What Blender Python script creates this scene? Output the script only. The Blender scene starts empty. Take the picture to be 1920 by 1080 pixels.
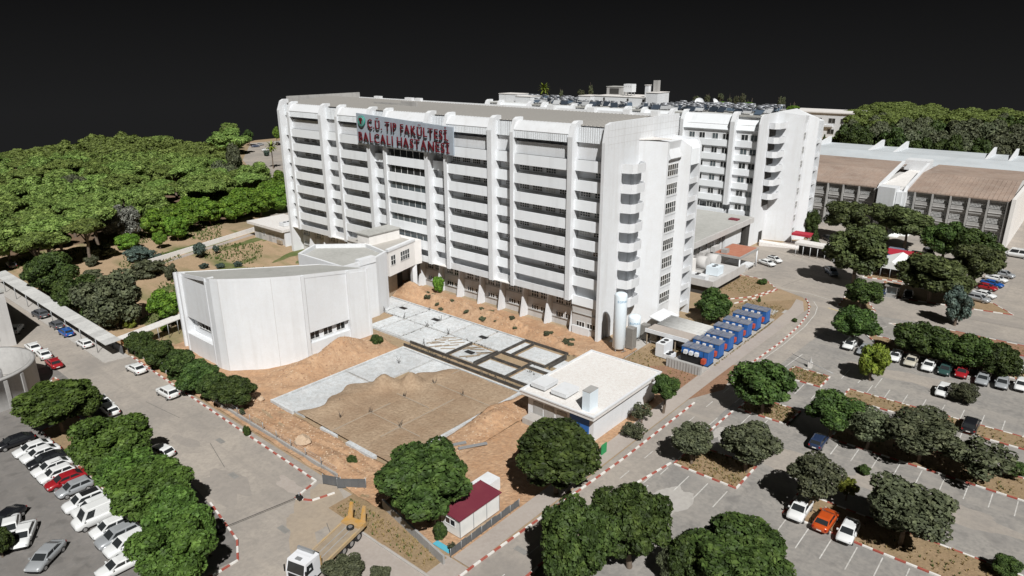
import bpy, bmesh, math, random
import numpy as np
from mathutils import Vector, Matrix
random.seed(7); RNG = np.random.RandomState(11)
S = bpy.context.scene
COL = S.collection
# ------------------------------------------------------------------ camera
# site frame: x runs along the big hospital front, y runs away behind it, z is up (metres)
FPX = 1303.6
CAM = Vector((63.9, -99.0, 50.0))
PITCH, ROLL, AZ = math.radians(18.66), math.radians(-0.25), math.radians(130.4)
def _site(v):
    ex = (math.sin(AZ), math.cos(AZ)); ey = (math.sin(AZ-math.pi/2), math.cos(AZ-math.pi/2))
    return Vector((v[0]*ex[0]+v[1]*ex[1], v[0]*ey[0]+v[1]*ey[1], v[2]))
_cp, _sp = math.cos(PITCH), math.sin(PITCH)
_f = Vector((0, _cp, -_sp)); _r0 = Vector((1, 0, 0)); _u0 = Vector((0, _sp, _cp))
_r = _r0*math.cos(ROLL)+_u0*math.sin(ROLL); _u = _u0*math.cos(ROLL)-_r0*math.sin(ROLL)
FW, RT, UP = _site(_f), _site(_r), _site(_u)
cam_d = bpy.data.cameras.new('camera'); cam = bpy.data.objects.new('camera', cam_d); COL.objects.link(cam)
m = Matrix((RT, UP, -FW)).transposed().to_4x4(); m.translation = CAM; cam.matrix_world = m
cam_d.sensor_width = 36; cam_d.lens = 36*FPX/1920; cam_d.clip_start = 0.5; cam_d.clip_end = 4000
S.camera = cam
S.render.resolution_x, S.render.resolution_y = 1024, 576
# ------------------------------------------------------------------ light
S.view_settings.view_transform = 'Standard'; S.view_settings.look = 'None'
S.view_settings.exposure = 0.12; S.view_settings.gamma = 1; S.view_settings.use_curve_mapping = False
W = bpy.data.worlds.new('World'); S.world = W; W.use_nodes = True
nt = W.node_tree; nt.nodes.clear()
out = nt.nodes.new('ShaderNodeOutputWorld'); bg = nt.nodes.new('ShaderNodeBackground')
tc = nt.nodes.new('ShaderNodeTexCoord'); sx = nt.nodes.new('ShaderNodeSeparateXYZ'); rp = nt.nodes.new('ShaderNodeValToRGB')
rp.color_ramp.elements[0].position = 0.47; rp.color_ramp.elements[0].color = (0.0125, 0.0126, 0.013, 1)
rp.color_ramp.elements[1].position = 0.55; rp.color_ramp.elements[1].color = (0.0042, 0.0042, 0.0044, 1)
mp = nt.nodes.new('ShaderNodeMapRange'); mp.inputs[1].default_value = -1; mp.inputs[2].default_value = 1
nt.links.new(tc.outputs['Generated'], sx.inputs[0]); nt.links.new(sx.outputs[2], mp.inputs[0]); nt.links.new(mp.outputs[0], rp.inputs[0])
nt.links.new(rp.outputs[0], bg.inputs[0]); bg.inputs[1].default_value = 1.0; nt.links.new(bg.outputs[0], out.inputs[0])
SUN_EL = math.radians(47)
sun_az_cam = math.radians(167)
sv = _site((math.sin(sun_az_cam)*math.cos(SUN_EL), math.cos(sun_az_cam)*math.cos(SUN_EL), math.sin(SUN_EL)))
sd = bpy.data.lights.new('sun', 'SUN'); sun = bpy.data.objects.new('sun', sd); COL.objects.link(sun)
sd.energy = 4.9; sd.angle = math.radians(0.53); sd.color = (1.0, 0.985, 0.955)
sun.rotation_euler = (-sv).to_track_quat('-Z', 'Y').to_euler(); sun.location = (0, 0, 200)
# ------------------------------------------------------------------ helpers
def at(px, py, z=0.0):
    d = FW + RT*((px-960)/FPX) - UP*((py-540)/FPX)
    t = (z-CAM.z)/d.z
    p = CAM + d*t
    return Vector((p.x, p.y, z))
def slant(p): return (Vector(p)-CAM).dot(FW)
def tag(o, label=None, cat=None, group=None, kind=None):
    if label: o['label'] = label
    if cat: o['category'] = cat
    if group: o['group'] = group
    if kind: o['kind'] = kind
    return o
def thing(name, label, cat, loc=(0, 0, 0), rz=0.0, group=None):
    o = bpy.data.objects.new(name, None); COL.objects.link(o); o.empty_display_size = 0.5
    o.location = loc; o.rotation_euler = (0, 0, rz)
    return tag(o, label, cat, group)
class MB:
    def __init__(s): s.v = []; s.f = []; s.m = []; s.sm = []
    def add(s, vs, fs, mi=0, smooth=False):
        b = len(s.v); s.v += [tuple(v) for v in vs]
        for f in fs: s.f.append(tuple(b+i for i in f)); s.m.append(mi); s.sm.append(smooth)
        return s
    def box(s, x0, y0, z0, x1, y1, z1, mi=0):
        if x0 > x1: x0, x1 = x1, x0
        if y0 > y1: y0, y1 = y1, y0
        if z0 > z1: z0, z1 = z1, z0
        v = [(x0,y0,z0),(x1,y0,z0),(x1,y1,z0),(x0,y1,z0),(x0,y0,z1),(x1,y0,z1),(x1,y1,z1),(x0,y1,z1)]
        return s.add(v, [(3,2,1,0),(4,5,6,7),(0,1,5,4),(1,2,6,5),(2,3,7,6),(3,0,4,7)], mi)
    def obox(s, c, ux, uy, hx, hy, z0, z1, mi=0):
        ux = Vector((ux[0], ux[1])); uy = Vector((uy[0], uy[1])); c = Vector((c[0], c[1]))
        p = [c-ux*hx-uy*hy, c+ux*hx-uy*hy, c+ux*hx+uy*hy, c-ux*hx+uy*hy]
        return s.prism([(q.x, q.y) for q in p], z0, z1, mi)
    def prism(s, poly, z0, z1, mi=0, top=None):
        n = len(poly)
        a = sum(poly[i][0]*poly[(i+1) % n][1]-poly[(i+1) % n][0]*poly[i][1] for i in range(n))
        if a < 0: poly = poly[::-1]; z1 = z1[::-1] if isinstance(z1, (list, tuple)) else z1
        zt = z1 if isinstance(z1, (list, tuple)) else [z1]*n
        v = [(p[0], p[1], z0) for p in poly]+[(p[0], p[1], zt[i]) for i, p in enumerate(poly)]
        f = [tuple(range(n-1, -1, -1))]
        s.add(v, f+[(i, (i+1) % n, n+(i+1) % n, n+i) for i in range(n)], mi)
        b = len(s.v)-2*n; s.f.append(tuple(b+n+i for i in range(n))); s.m.append(mi if top is None else top); s.sm.append(False)
        return s
    def extr(s, prof, axis, a0, a1, mi=0):
        """profile of (u,z) pairs; axis 'x': u is y, extruded from x=a0 to a1; axis 'y': u is x"""
        n = len(prof)
        if axis == 'x': v = [(a0, u, z) for u, z in prof]+[(a1, u, z) for u, z in prof]
        else: v = [(u, a0, z) for u, z in prof]+[(u, a1, z) for u, z in prof]
        return s.add(v, [tuple(range(n)), tuple(range(2*n-1, n-1, -1))]+[(i, n+i, n+(i+1) % n, (i+1) % n) for i in range(n)], mi)
    def quad(s, a, b, c, d, mi=0): return s.add([a, b, c, d], [(0, 1, 2, 3)], mi)
    def cyl(s, p0, p1, r0, r1=None, n=12, mi=0, cap=True, smooth=True):
        r1 = r0 if r1 is None else r1
        p0, p1 = Vector(p0), Vector(p1); d = (p1-p0).normalized()
        a = d.orthogonal().normalized(); b = d.cross(a)
        v = []
        for p, r in ((p0, r0), (p1, r1)):
            for i in range(n):
                t = 2*math.pi*i/n; v.append(p+a*(r*math.cos(t))+b*(r*math.sin(t)))
        s.add(v, [(i, (i+1) % n, n+(i+1) % n, n+i) for i in range(n)], mi, smooth)
        if cap:
            k = len(s.v)-2*n
            s.f.append(tuple(k+i for i in range(n-1, -1, -1))); s.m.append(mi); s.sm.append(False)
            s.f.append(tuple(k+n+i for i in range(n))); s.m.append(mi); s.sm.append(False)
        return s
    def lathe(s, prof, n=24, c=(0, 0), mi=0):
        v = []; k = len(prof)
        for r, z in prof:
            for i in range(n):
                t = 2*math.pi*i/n; v.append((c[0]+r*math.cos(t), c[1]+r*math.sin(t), z))
        f = [(j*n+i, j*n+(i+1) % n, (j+1)*n+(i+1) % n, (j+1)*n+i) for j in range(k-1) for i in range(n)]
        return s.add(v, f, mi, True)
    def mesh(s, name, mats):
        me = bpy.data.meshes.new(name); me.from_pydata(s.v, [], s.f)
        for mm in (mats if isinstance(mats, (list, tuple)) else [mats]): me.materials.append(mm)
        me.polygons.foreach_set('material_index', s.m); me.polygons.foreach_set('use_smooth', s.sm)
        me.update(); bm = bmesh.new(); bm.from_mesh(me); bmesh.ops.recalc_face_normals(bm, faces=bm.faces); bm.to_mesh(me); bm.free()
        return me
    def build(s, name, mats, parent=None, off=None, kind=None, loc=None):
        """verts given in world coordinates are moved by -off (the location of the root empty)"""
        if off is not None:
            s.v = [(a-off[0], b-off[1], c-off[2]) for a, b, c in s.v]
        return place(s.mesh(name, mats), name, parent, loc or (0, 0, 0), kind=kind)
def place(me, name, parent=None, loc=(0, 0, 0), rz=0.0, scale=None, kind=None):
    o = bpy.data.objects.new(name, me); COL.objects.link(o)
    if parent: o.parent = parent
    o.location = loc; o.rotation_euler = (0, 0, rz) if not isinstance(rz, tuple) else rz
    if scale: o.scale = scale
    if kind: o['kind'] = kind
    return o
def copy_tree(o, parent=None):
    c = o.copy(); COL.objects.link(c)
    if parent: c.parent = parent
    for ch in list(o.children): copy_tree(ch, c)
    return c
# ------------------------------------------------------------------ materials
def mat(name, col, rough=0.8, metal=0.0, spec=0.3, noise=None, streak=None, bump=None, vary=0.0, coat=0.0, tracks=None):
    """noise: (scale, amount, colour) list of blotch layers in object space metres; streak: (amount, colour) drips down walls"""
    M = bpy.data.materials.new(name); M.use_nodes = True; t = M.node_tree; N = t.nodes; L = t.links
    b = N['Principled BSDF']; b.inputs['Roughness'].default_value = rough; b.inputs['Metallic'].default_value = metal
    b.inputs['Specular IOR Level'].default_value = spec; b.inputs['Coat Weight'].default_value = coat
    geo = N.new('ShaderNodeNewGeometry')
    rgb = N.new('ShaderNodeRGB'); rgb.outputs[0].default_value = (*col, 1); cur = rgb.outputs[0]
    def mix(a, fac, c2):
        mx = N.new('ShaderNodeMix'); mx.data_type = 'RGBA'
        if hasattr(fac, 'default_value') or not isinstance(fac, float): L.new(fac, mx.inputs[0])
        else: mx.inputs[0].default_value = fac
        L.new(a, mx.inputs[6]); mx.inputs[7].default_value = (*c2, 1); return mx.outputs[2]
    for i, (sc, am, c2) in enumerate(noise or []):
        nz = N.new('ShaderNodeTexNoise'); nz.inputs['Scale'].default_value = sc; nz.inputs['Detail'].default_value = 6
        nz.inputs['Roughness'].default_value = 0.62
        vadd = N.new('ShaderNodeVectorMath'); vadd.inputs[1].default_value = (i*17.3, i*5.1, i*3.7)
        L.new(geo.outputs['Position'], vadd.inputs[0]); L.new(vadd.outputs[0], nz.inputs['Vector'])
        r = N.new('ShaderNodeMapRange'); r.inputs[1].default_value = 0.42; r.inputs[2].default_value = 0.66
        r.inputs[3].default_value = 0; r.inputs[4].default_value = am; L.new(nz.outputs[0], r.inputs[0])
        cur = mix(cur, r.outputs[0], c2)
    if streak:
        mpn = N.new('ShaderNodeMapping'); mpn.inputs['Scale'].default_value = (0.75, 0.75, 0.06)
        L.new(geo.outputs['Position'], mpn.inputs[0])
        nz = N.new('ShaderNodeTexNoise'); nz.inputs['Scale'].default_value = 1.0; nz.inputs['Detail'].default_value = 5
        L.new(mpn.outputs[0], nz.inputs['Vector'])
        r = N.new('ShaderNodeMapRange'); r.inputs[1].default_value = 0.52; r.inputs[2].default_value = 0.75
        r.inputs[4].default_value = streak[0]; L.new(nz.outputs[0], r.inputs[0])
        cur = mix(cur, r.outputs[0], streak[1])
    for sc, am, c2 in (tracks or []):
        mpn = N.new('ShaderNodeMapping'); mpn.inputs['Scale'].default_value = sc; L.new(geo.outputs['Position'], mpn.inputs[0])
        nz = N.new('ShaderNodeTexNoise'); nz.inputs['Scale'].default_value = 1.0; nz.inputs['Detail'].default_value = 4; nz.inputs['Distortion'].default_value = 0.4
        L.new(mpn.outputs[0], nz.inputs['Vector'])
        r = N.new('ShaderNodeMapRange'); r.inputs[1].default_value = 0.55; r.inputs[2].default_value = 0.68; r.inputs[4].default_value = am
        L.new(nz.outputs[0], r.inputs[0]); cur = mix(cur, r.outputs[0], c2)
    if vary:
        oi = N.new('ShaderNodeObjectInfo'); hs = N.new('ShaderNodeHueSaturation')
        r = N.new('ShaderNodeMapRange'); r.inputs[3].default_value = 1-vary; r.inputs[4].default_value = 1+vary
        L.new(oi.outputs['Random'], r.inputs[0]); L.new(r.outputs[0], hs.inputs['Value']); L.new(cur, hs.inputs['Color']); cur = hs.outputs[0]
    L.new(cur, b.inputs['Base Color'])
    if bump:
        nz = N.new('ShaderNodeTexNoise'); nz.inputs['Scale'].default_value = bump[0]; nz.inputs['Detail'].default_value = 4
        L.new(geo.outputs['Position'], nz.inputs['Vector'])
        bp = N.new('ShaderNodeBump'); bp.inputs['Distance'].default_value = bump[1]; bp.inputs['Strength'].default_value = 0.7
        L.new(nz.outputs[0], bp.inputs['Height']); L.new(bp.outputs[0], b.inputs['Normal'])
    return M
M = {}
M['white'] = mat('white_concrete', (0.685, 0.705, 0.73), 0.85, noise=[(0.10, 0.55, (0.60, 0.615, 0.64)), (0.9, 0.35, (0.62, 0.625, 0.63)), (4.0, 0.2, (0.56, 0.55, 0.54))], streak=(0.34, (0.49, 0.485, 0.475)))
M['panel'] = mat('white_panel', (0.80, 0.83, 0.86), 0.75, noise=[(0.5, 0.3, (0.74, 0.77, 0.80))], streak=(0.30, (0.55, 0.56, 0.57)), vary=0.05)
M['offwhite'] = mat('offwhite_wall', (0.74, 0.72, 0.70), 0.85, noise=[(0.2, 0.4, (0.66, 0.64, 0.62))], streak=(0.3, (0.48, 0.46, 0.43)))
M['hood'] = mat('corrugated_sheet', (0.74, 0.77, 0.80), 0.6, streak=(0.5, (0.42, 0.44, 0.45)))
M['roof'] = mat('grey_roof_sheet', (0.43, 0.41, 0.38), 0.75, noise=[(0.08, 0.6, (0.35, 0.33, 0.305)), (1.1, 0.35, (0.28, 0.27, 0.255))])
M['roofgrey'] = mat('flat_roof_felt', (0.40, 0.40, 0.38), 0.9, noise=[(0.15, 0.6, (0.30, 0.30, 0.28)), (1.4, 0.4, (0.5, 0.49, 0.47))])
M['roofwhite'] = mat('white_roof_coating', (0.73, 0.725, 0.71), 0.85, noise=[(0.25, 0.5, (0.66, 0.64, 0.61)), (2.0, 0.4, (0.56, 0.48, 0.44)), (6.0, 0.3, (0.42, 0.36, 0.33))])
M['brownroof'] = mat('brown_roof_sheet', (0.35, 0.265, 0.215), 0.85, noise=[(0.07, 0.8, (0.22, 0.165, 0.135)), (0.3, 0.5, (0.38, 0.32, 0.275)), (1.5, 0.4, (0.2, 0.15, 0.125))])
M['lattice'] = mat('weathered_grey_lattice', (0.30, 0.30, 0.295), 0.8, noise=[(0.6, 0.5, (0.22, 0.22, 0.215))])
M['walkroof'] = mat('pale_ribbed_sheet', (0.56, 0.56, 0.55), 0.7, noise=[(0.5, 0.5, (0.44, 0.44, 0.43)), (2.0, 0.4, (0.36, 0.36, 0.35))], vary=0.12)
M['glass'] = mat('dark_window_glass', (0.025, 0.028, 0.03), 0.12, spec=0.6)
M['glassg'] = mat('grey_window_glass', (0.09, 0.11, 0.12), 0.15, spec=0.6)
M['frame'] = mat('white_window_frame', (0.75, 0.75, 0.74), 0.5)
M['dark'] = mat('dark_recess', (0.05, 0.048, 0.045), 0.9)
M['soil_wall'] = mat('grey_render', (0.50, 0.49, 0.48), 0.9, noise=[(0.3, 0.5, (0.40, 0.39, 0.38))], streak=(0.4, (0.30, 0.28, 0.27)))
M['grey'] = mat('grey_concrete', (0.36, 0.355, 0.345), 0.9, noise=[(0.3, 0.6, (0.26, 0.255, 0.25)), (2, 0.4, (0.42, 0.41, 0.4))], streak=(0.4, (0.2, 0.19, 0.18)))
M['pole'] = mat('grey_metal', (0.35, 0.36, 0.37), 0.5, metal=0.4)
M['slab'] = mat('pale_concrete_slab', (0.61, 0.645, 0.67), 0.9, noise=[(0.18, 0.75, (0.46, 0.485, 0.50)), (0.7, 0.55, (0.68, 0.69, 0.7)), (1.6, 0.5, (0.36, 0.355, 0.345)), (5.0, 0.4, (0.30, 0.28, 0.26))], vary=0.07)
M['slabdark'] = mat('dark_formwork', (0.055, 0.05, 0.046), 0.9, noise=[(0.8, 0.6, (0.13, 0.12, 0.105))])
M['asph'] = mat('sunbleached_asphalt', (0.395, 0.352, 0.306), 0.92, tracks=[((0.03, 0.7, 1), 0.4, (0.27, 0.245, 0.22)), ((0.8, 0.035, 1), 0.35, (0.27, 0.245, 0.22)), ((0.02, 0.3, 1), 0.4, (0.42, 0.37, 0.315)), ((0.45, 0.45, 1), 0.35, (0.23, 0.21, 0.19))], noise=[(0.045, 0.65, (0.265, 0.245, 0.225)), (0.3, 0.5, (0.40, 0.355, 0.31)), (2.5, 0.45, (0.23, 0.212, 0.195)), (0.11, 0.45, (0.20, 0.188, 0.178))], bump=(9, 0.02))
M['asph2'] = mat('grey_carpark_asphalt', (0.315, 0.295, 0.27), 0.92, tracks=[((0.03, 0.5, 1), 0.5, (0.22, 0.21, 0.2)), ((0.025, 0.22, 1), 0.5, (0.36, 0.33, 0.295)), ((0.9, 0.05, 1), 0.3, (0.2, 0.19, 0.18)), ((0.5, 0.5, 1), 0.5, (0.16, 0.152, 0.145)), ((0.16, 0.16, 1), 0.4, (0.38, 0.35, 0.315))], noise=[(0.05, 0.75, (0.195, 0.19, 0.185)), (0.22, 0.6, (0.34, 0.315, 0.285)), (2.2, 0.5, (0.17, 0.166, 0.16)), (0.6, 0.35, (0.22, 0.21, 0.2))], bump=(9, 0.02))
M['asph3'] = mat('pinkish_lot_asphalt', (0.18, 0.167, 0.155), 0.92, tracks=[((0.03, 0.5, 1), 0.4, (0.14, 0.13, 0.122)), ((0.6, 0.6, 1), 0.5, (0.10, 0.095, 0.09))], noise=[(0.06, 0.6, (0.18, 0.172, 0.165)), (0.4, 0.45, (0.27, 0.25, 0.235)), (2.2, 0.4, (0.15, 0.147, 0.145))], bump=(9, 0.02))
M['pave'] = mat('pavement_pavers', (0.37, 0.325, 0.29), 0.9, noise=[(0.2, 0.5, (0.30, 0.26, 0.235)), (2.5, 0.4, (0.43, 0.39, 0.36))])
M['dirt'] = mat('orange_site_dirt', (0.44, 0.255, 0.14), 0.95, noise=[(0.09, 0.8, (0.40, 0.27, 0.175)), (0.45, 0.65, (0.54, 0.37, 0.235)), (1.6, 0.6, (0.27, 0.155, 0.09)), (5.0, 0.5, (0.36, 0.25, 0.17))], bump=(2.5, 0.3))
M['sand'] = mat('tan_fill_soil', (0.37, 0.275, 0.19), 0.95, noise=[(0.09, 0.7, (0.28, 0.195, 0.125)), (0.5, 0.5, (0.43, 0.33, 0.235)), (2.4, 0.6, (0.22, 0.155, 0.10)), (0.2, 0.5, (0.24, 0.155, 0.095))], bump=(2.5, 0.25))
M['ground'] = mat('dry_ground', (0.36, 0.26, 0.165), 0.95, noise=[(0.035, 0.8, (0.22, 0.19, 0.10)), (0.11, 0.75, (0.42, 0.30, 0.20)), (0.5, 0.5, (0.26, 0.20, 0.125)), (2.6, 0.4, (0.2, 0.15, 0.1))], bump=(3, 0.1))
M['lawn'] = mat('patchy_lawn', (0.40, 0.285, 0.18), 0.95, tracks=[((0.035, 0.14, 1), 0.95, (0.105, 0.14, 0.04)), ((0.05, 0.12, 1), 0.6, (0.17, 0.165, 0.075))], noise=[(0.22, 0.7, (0.33, 0.24, 0.15)), (0.9, 0.5, (0.44, 0.32, 0.21)), (2.4, 0.4, (0.24, 0.18, 0.10))], bump=(4, 0.1))
M['greenlawn'] = mat('green_lawn_strip', (0.10, 0.135, 0.038), 0.95, noise=[(0.3, 0.7, (0.26, 0.20, 0.11)), (1.2, 0.6, (0.07, 0.10, 0.028)), (3.0, 0.4, (0.17, 0.16, 0.07))], bump=(4, 0.15))
M['seam'] = mat('roof_seam', (0.31, 0.30, 0.285), 0.8)
M['bed'] = mat('dry_grass_bed', (0.30, 0.21, 0.125), 0.95, noise=[(0.2, 0.7, (0.22, 0.17, 0.09)), (0.9, 0.6, (0.36, 0.26, 0.16)), (3.5, 0.5, (0.17, 0.12, 0.075))], bump=(5, 0.1))
M['forestfloor'] = mat('pine_needle_floor', (0.16, 0.105, 0.065), 0.95, noise=[(0.2, 0.7, (0.10, 0.07, 0.045)), (1.2, 0.5, (0.22, 0.15, 0.1))])
M['rubble'] = mat('red_brown_mulch', (0.27, 0.155, 0.095), 0.95, noise=[(0.6, 0.7, (0.2, 0.12, 0.075)), (3, 0.5, (0.36, 0.22, 0.15))], bump=(4, 0.2))
M['tar'] = mat('tar_joint', (0.15, 0.14, 0.13), 0.9)
M['linep'] = mat('road_paint_white', (0.62, 0.61, 0.585), 0.8, noise=[(1.8, 0.85, (0.36, 0.345, 0.32)), (0.3, 0.6, (0.42, 0.40, 0.37))])
M['liney'] = mat('road_paint_yellow', (0.62, 0.47, 0.16), 0.8)
M['kred'] = mat('kerb_paint_red', (0.33, 0.075, 0.055), 0.8, noise=[(1.5, 0.5, (0.40, 0.16, 0.12))])
M['kwhite'] = mat('kerb_paint_white', (0.72, 0.70, 0.67), 0.8, noise=[(1.5, 0.5, (0.5, 0.47, 0.44))])
M['kgrey'] = mat('kerb_concrete', (0.42, 0.40, 0.375), 0.9, noise=[(1.5, 0.5, (0.32, 0.3, 0.28))])
M['signboard'] = mat('sign_board_sheet', (0.36, 0.41, 0.47), 0.6, noise=[(0.7, 0.5, (0.30, 0.345, 0.39))], streak=(0.4, (0.27, 0.30, 0.33)))
M['redletter'] = mat('dark_red_letter', (0.115, 0.008, 0.014), 0.6)
M['pinkedge'] = mat('pale_letter_return', (0.62, 0.42, 0.40), 0.6)
M['teal'] = mat('teal_emblem', (0.05, 0.30, 0.24), 0.5)
M['maroon'] = mat('maroon_roof', (0.165, 0.028, 0.045), 0.65, noise=[(0.5, 0.5, (0.21, 0.05, 0.06))])
M['cabin'] = mat('white_cabin_panel', (0.72, 0.72, 0.70), 0.6, noise=[(0.8, 0.35, (0.60, 0.60, 0.58))])
M['blue'] = mat('generator_blue', (0.022, 0.115, 0.37), 0.45, noise=[(0.9, 0.35, (0.03, 0.12, 0.36))], vary=0.1)
M['bluetop'] = mat('weathered_blue_top', (0.15, 0.17, 0.22), 0.7, noise=[(0.7, 0.7, (0.28, 0.27, 0.27)), (2.0, 0.5, (0.05, 0.08, 0.17))])
M['red'] = mat('faded_red_paint', (0.42, 0.07, 0.035), 0.6)
M['pale'] = mat('pale_grey_sheet_roof', (0.50, 0.54, 0.57), 0.7, noise=[(0.12, 0.6, (0.40, 0.43, 0.45)), (0.8, 0.4, (0.56, 0.57, 0.57))])
M['spandrel_or_shade'] = mat('grey_wall_and_shade_band', (0.50, 0.495, 0.485), 0.9, noise=[(0.8, 0.6, (0.38, 0.37, 0.355))])  # grey of the far hall wall; also paints the hospital recess shade band
M['patch'] = mat('asphalt_patch', (0.30, 0.272, 0.245), 0.92, noise=[(0.3, 0.6, (0.34, 0.305, 0.27)), (2.0, 0.5, (0.24, 0.22, 0.2))])
M['dust'] = mat('dusty_road_soil', (0.375, 0.31, 0.24), 0.95, noise=[(0.3, 0.6, (0.32, 0.275, 0.225)), (2.0, 0.5, (0.27, 0.225, 0.18))])
M['tank'] = mat('tank_white_paint', (0.70, 0.78, 0.84), 0.4, noise=[(0.5, 0.3, (0.62, 0.70, 0.77))])
M['tanktext'] = mat('blue_tank_lettering', (0.03, 0.24, 0.42), 0.5)
M['alu'] = mat('weathered_aluminium', (0.34, 0.33, 0.31), 0.55, metal=0.3, noise=[(1.2, 0.5, (0.25, 0.235, 0.22))])
M['yellow'] = mat('truck_yellow', (0.47, 0.265, 0.07), 0.6, noise=[(0.9, 0.8, (0.40, 0.30, 0.19))])
M['truckw'] = mat('truck_white_paint', (0.66, 0.67, 0.70), 0.4)
M['tyre'] = mat('black_rubber', (0.02, 0.02, 0.02), 0.9)
M['rim'] = mat('wheel_rim', (0.42, 0.42, 0.42), 0.35, metal=0.6)
M['black'] = mat('black_plastic', (0.015, 0.015, 0.016), 0.5)
M['tent'] = mat('white_tent_fabric', (0.78, 0.80, 0.79), 0.8)
M['cloth_red'] = mat('red_canopy', (0.38, 0.025, 0.045), 0.7)
M['redroof'] = mat('faded_brick_red_roof', (0.40, 0.16, 0.10), 0.8, noise=[(0.8, 0.5, (0.48, 0.24, 0.17))])
M['collector'] = mat('solar_collector_glass', (0.035, 0.045, 0.06), 0.25, spec=0.6, vary=0.4)
M['collblue'] = mat('blue_collector_glass', (0.09, 0.125, 0.17), 0.3, spec=0.6, vary=0.3)
M['boiler'] = mat('galvanised_boiler', (0.27, 0.28, 0.30), 0.4, metal=0.4, vary=0.2)
M['rock'] = mat('pale_rock', (0.50, 0.38, 0.27), 0.9, noise=[(1.2, 0.5, (0.38, 0.27, 0.19))], bump=(3, 0.2))
M['bark'] = mat('tree_bark', (0.13, 0.10, 0.075), 0.95, noise=[(2.5, 0.6, (0.2, 0.165, 0.135))])
M['rail'] = mat('dusty_yellow_rail', (0.46, 0.33, 0.17), 0.75, noise=[(0.9, 0.8, (0.38, 0.31, 0.23))])
M['blind'] = mat('drawn_white_blind', (0.50, 0.50, 0.49), 0.6)
M['palepanel'] = mat('pale_collector_back', (0.38, 0.39, 0.40), 0.5, vary=0.25)
M['pipe'] = mat('light_grey_pipe', (0.46, 0.46, 0.45), 0.5, noise=[(1.2, 0.5, (0.34, 0.335, 0.32))])
M['orange'] = mat('orange_board', (0.42, 0.19, 0.07), 0.7)
M['cyan'] = mat('cyan_sheet', (0.10, 0.40, 0.52), 0.6)
M['hl'] = mat('headlight_lens', (0.55, 0.57, 0.58), 0.15, spec=0.6)
M['tl'] = mat('tail_light_lens', (0.25, 0.01, 0.01), 0.25)
M['timber'] = mat('weathered_timber', (0.33, 0.27, 0.2), 0.9, noise=[(1.2, 0.5, (0.22, 0.17, 0.125))])
M['gmetal'] = mat('green_metal', (0.03, 0.26, 0.09), 0.6)
M['darkfence'] = mat('dark_grey_sheet', (0.10, 0.105, 0.11), 0.7, noise=[(0.6, 0.5, (0.15, 0.15, 0.15))])
def leafmat(name, c1, c2, c3):
    m_ = bpy.data.materials.new(name); m_.use_nodes = True; t = m_.node_tree; N = t.nodes; L = t.links
    b = N['Principled BSDF']; b.inputs['Roughness'].default_value = 0.62; b.inputs['Specular IOR Level'].default_value = 0.25
    tcn = N.new('ShaderNodeTexCoord'); nz = N.new('ShaderNodeTexNoise'); nz.inputs['Scale'].default_value = 3.2; nz.inputs['Detail'].default_value = 3
    L.new(tcn.outputs['Object'], nz.inputs['Vector'])
    r = N.new('ShaderNodeValToRGB'); e = r.color_ramp.elements
    e[0].position = 0.33; e[0].color = (*c1, 1); e[1].position = 0.68; e[1].color = (*c3, 1); k = e.new(0.5); k.color = (*c2, 1)
    L.new(nz.outputs[0], r.inputs[0])
    oi = N.new('ShaderNodeObjectInfo'); hs = N.new('ShaderNodeHueSaturation')
    a = N.new('ShaderNodeMapRange'); a.inputs[3].default_value = 0.72; a.inputs[4].default_value = 1.28; L.new(oi.outputs['Random'], a.inputs[0]); L.new(a.outputs[0], hs.inputs['Value'])
    h = N.new('ShaderNodeMapRange'); h.inputs[3].default_value = 0.485; h.inputs[4].default_value = 0.515; L.new(oi.outputs['Random'], h.inputs[0]); L.new(h.outputs[0], hs.inputs['Hue'])
    L.new(r.outputs[0], hs.inputs['Color'])
    gi = N.new('ShaderNodeNewGeometry'); pi_ = N.new('ShaderNodeMapRange'); pi_.inputs[3].default_value = 0.62; pi_.inputs[4].default_value = 1.38
    L.new(gi.outputs['Random Per Island'], pi_.inputs[0]); h2 = N.new('ShaderNodeHueSaturation'); L.new(pi_.outputs[0], h2.inputs['Value']); L.new(hs.outputs[0], h2.inputs['Color'])
    L.new(h2.outputs[0], b.inputs['Base Color'])
    b.inputs['Transmission Weight'].default_value = 0.0
    return m_
M['leaf_dark'] = leafmat('dark_green_leaves', (0.022, 0.038, 0.009), (0.040, 0.068, 0.015), (0.072, 0.108, 0.025))
M['leaf_pine'] = leafmat('pine_green_needles', (0.065, 0.098, 0.022), (0.12, 0.175, 0.04), (0.20, 0.265, 0.07))
M['leaf_olive'] = leafmat('olive_green_needles', (0.048, 0.056, 0.032), (0.074, 0.085, 0.045), (0.105, 0.115, 0.062))
M['leaf_bright'] = leafmat('bright_green_leaves', (0.05, 0.10, 0.012), (0.09, 0.17, 0.018), (0.15, 0.24, 0.03))
M['leaf_grey'] = leafmat('grey_twigs', (0.10, 0.105, 0.09), (0.16, 0.165, 0.14), (0.24, 0.245, 0.21))
M['leaf_blue'] = leafmat('blue_grey_leaves', (0.03, 0.048, 0.04), (0.055, 0.08, 0.065), (0.085, 0.115, 0.09))
M['leaf_yellow'] = leafmat('yellow_green_leaves', (0.07, 0.09, 0.012), (0.12, 0.15, 0.018), (0.18, 0.20, 0.03))

M['leaf_campus'] = leafmat('dark_pine_needles', (0.038, 0.052, 0.018), (0.064, 0.084, 0.029), (0.10, 0.125, 0.042))
M['leaf_mid'] = leafmat('mid_green_leaves', (0.034, 0.060, 0.012), (0.058, 0.102, 0.018), (0.092, 0.148, 0.030))
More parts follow.
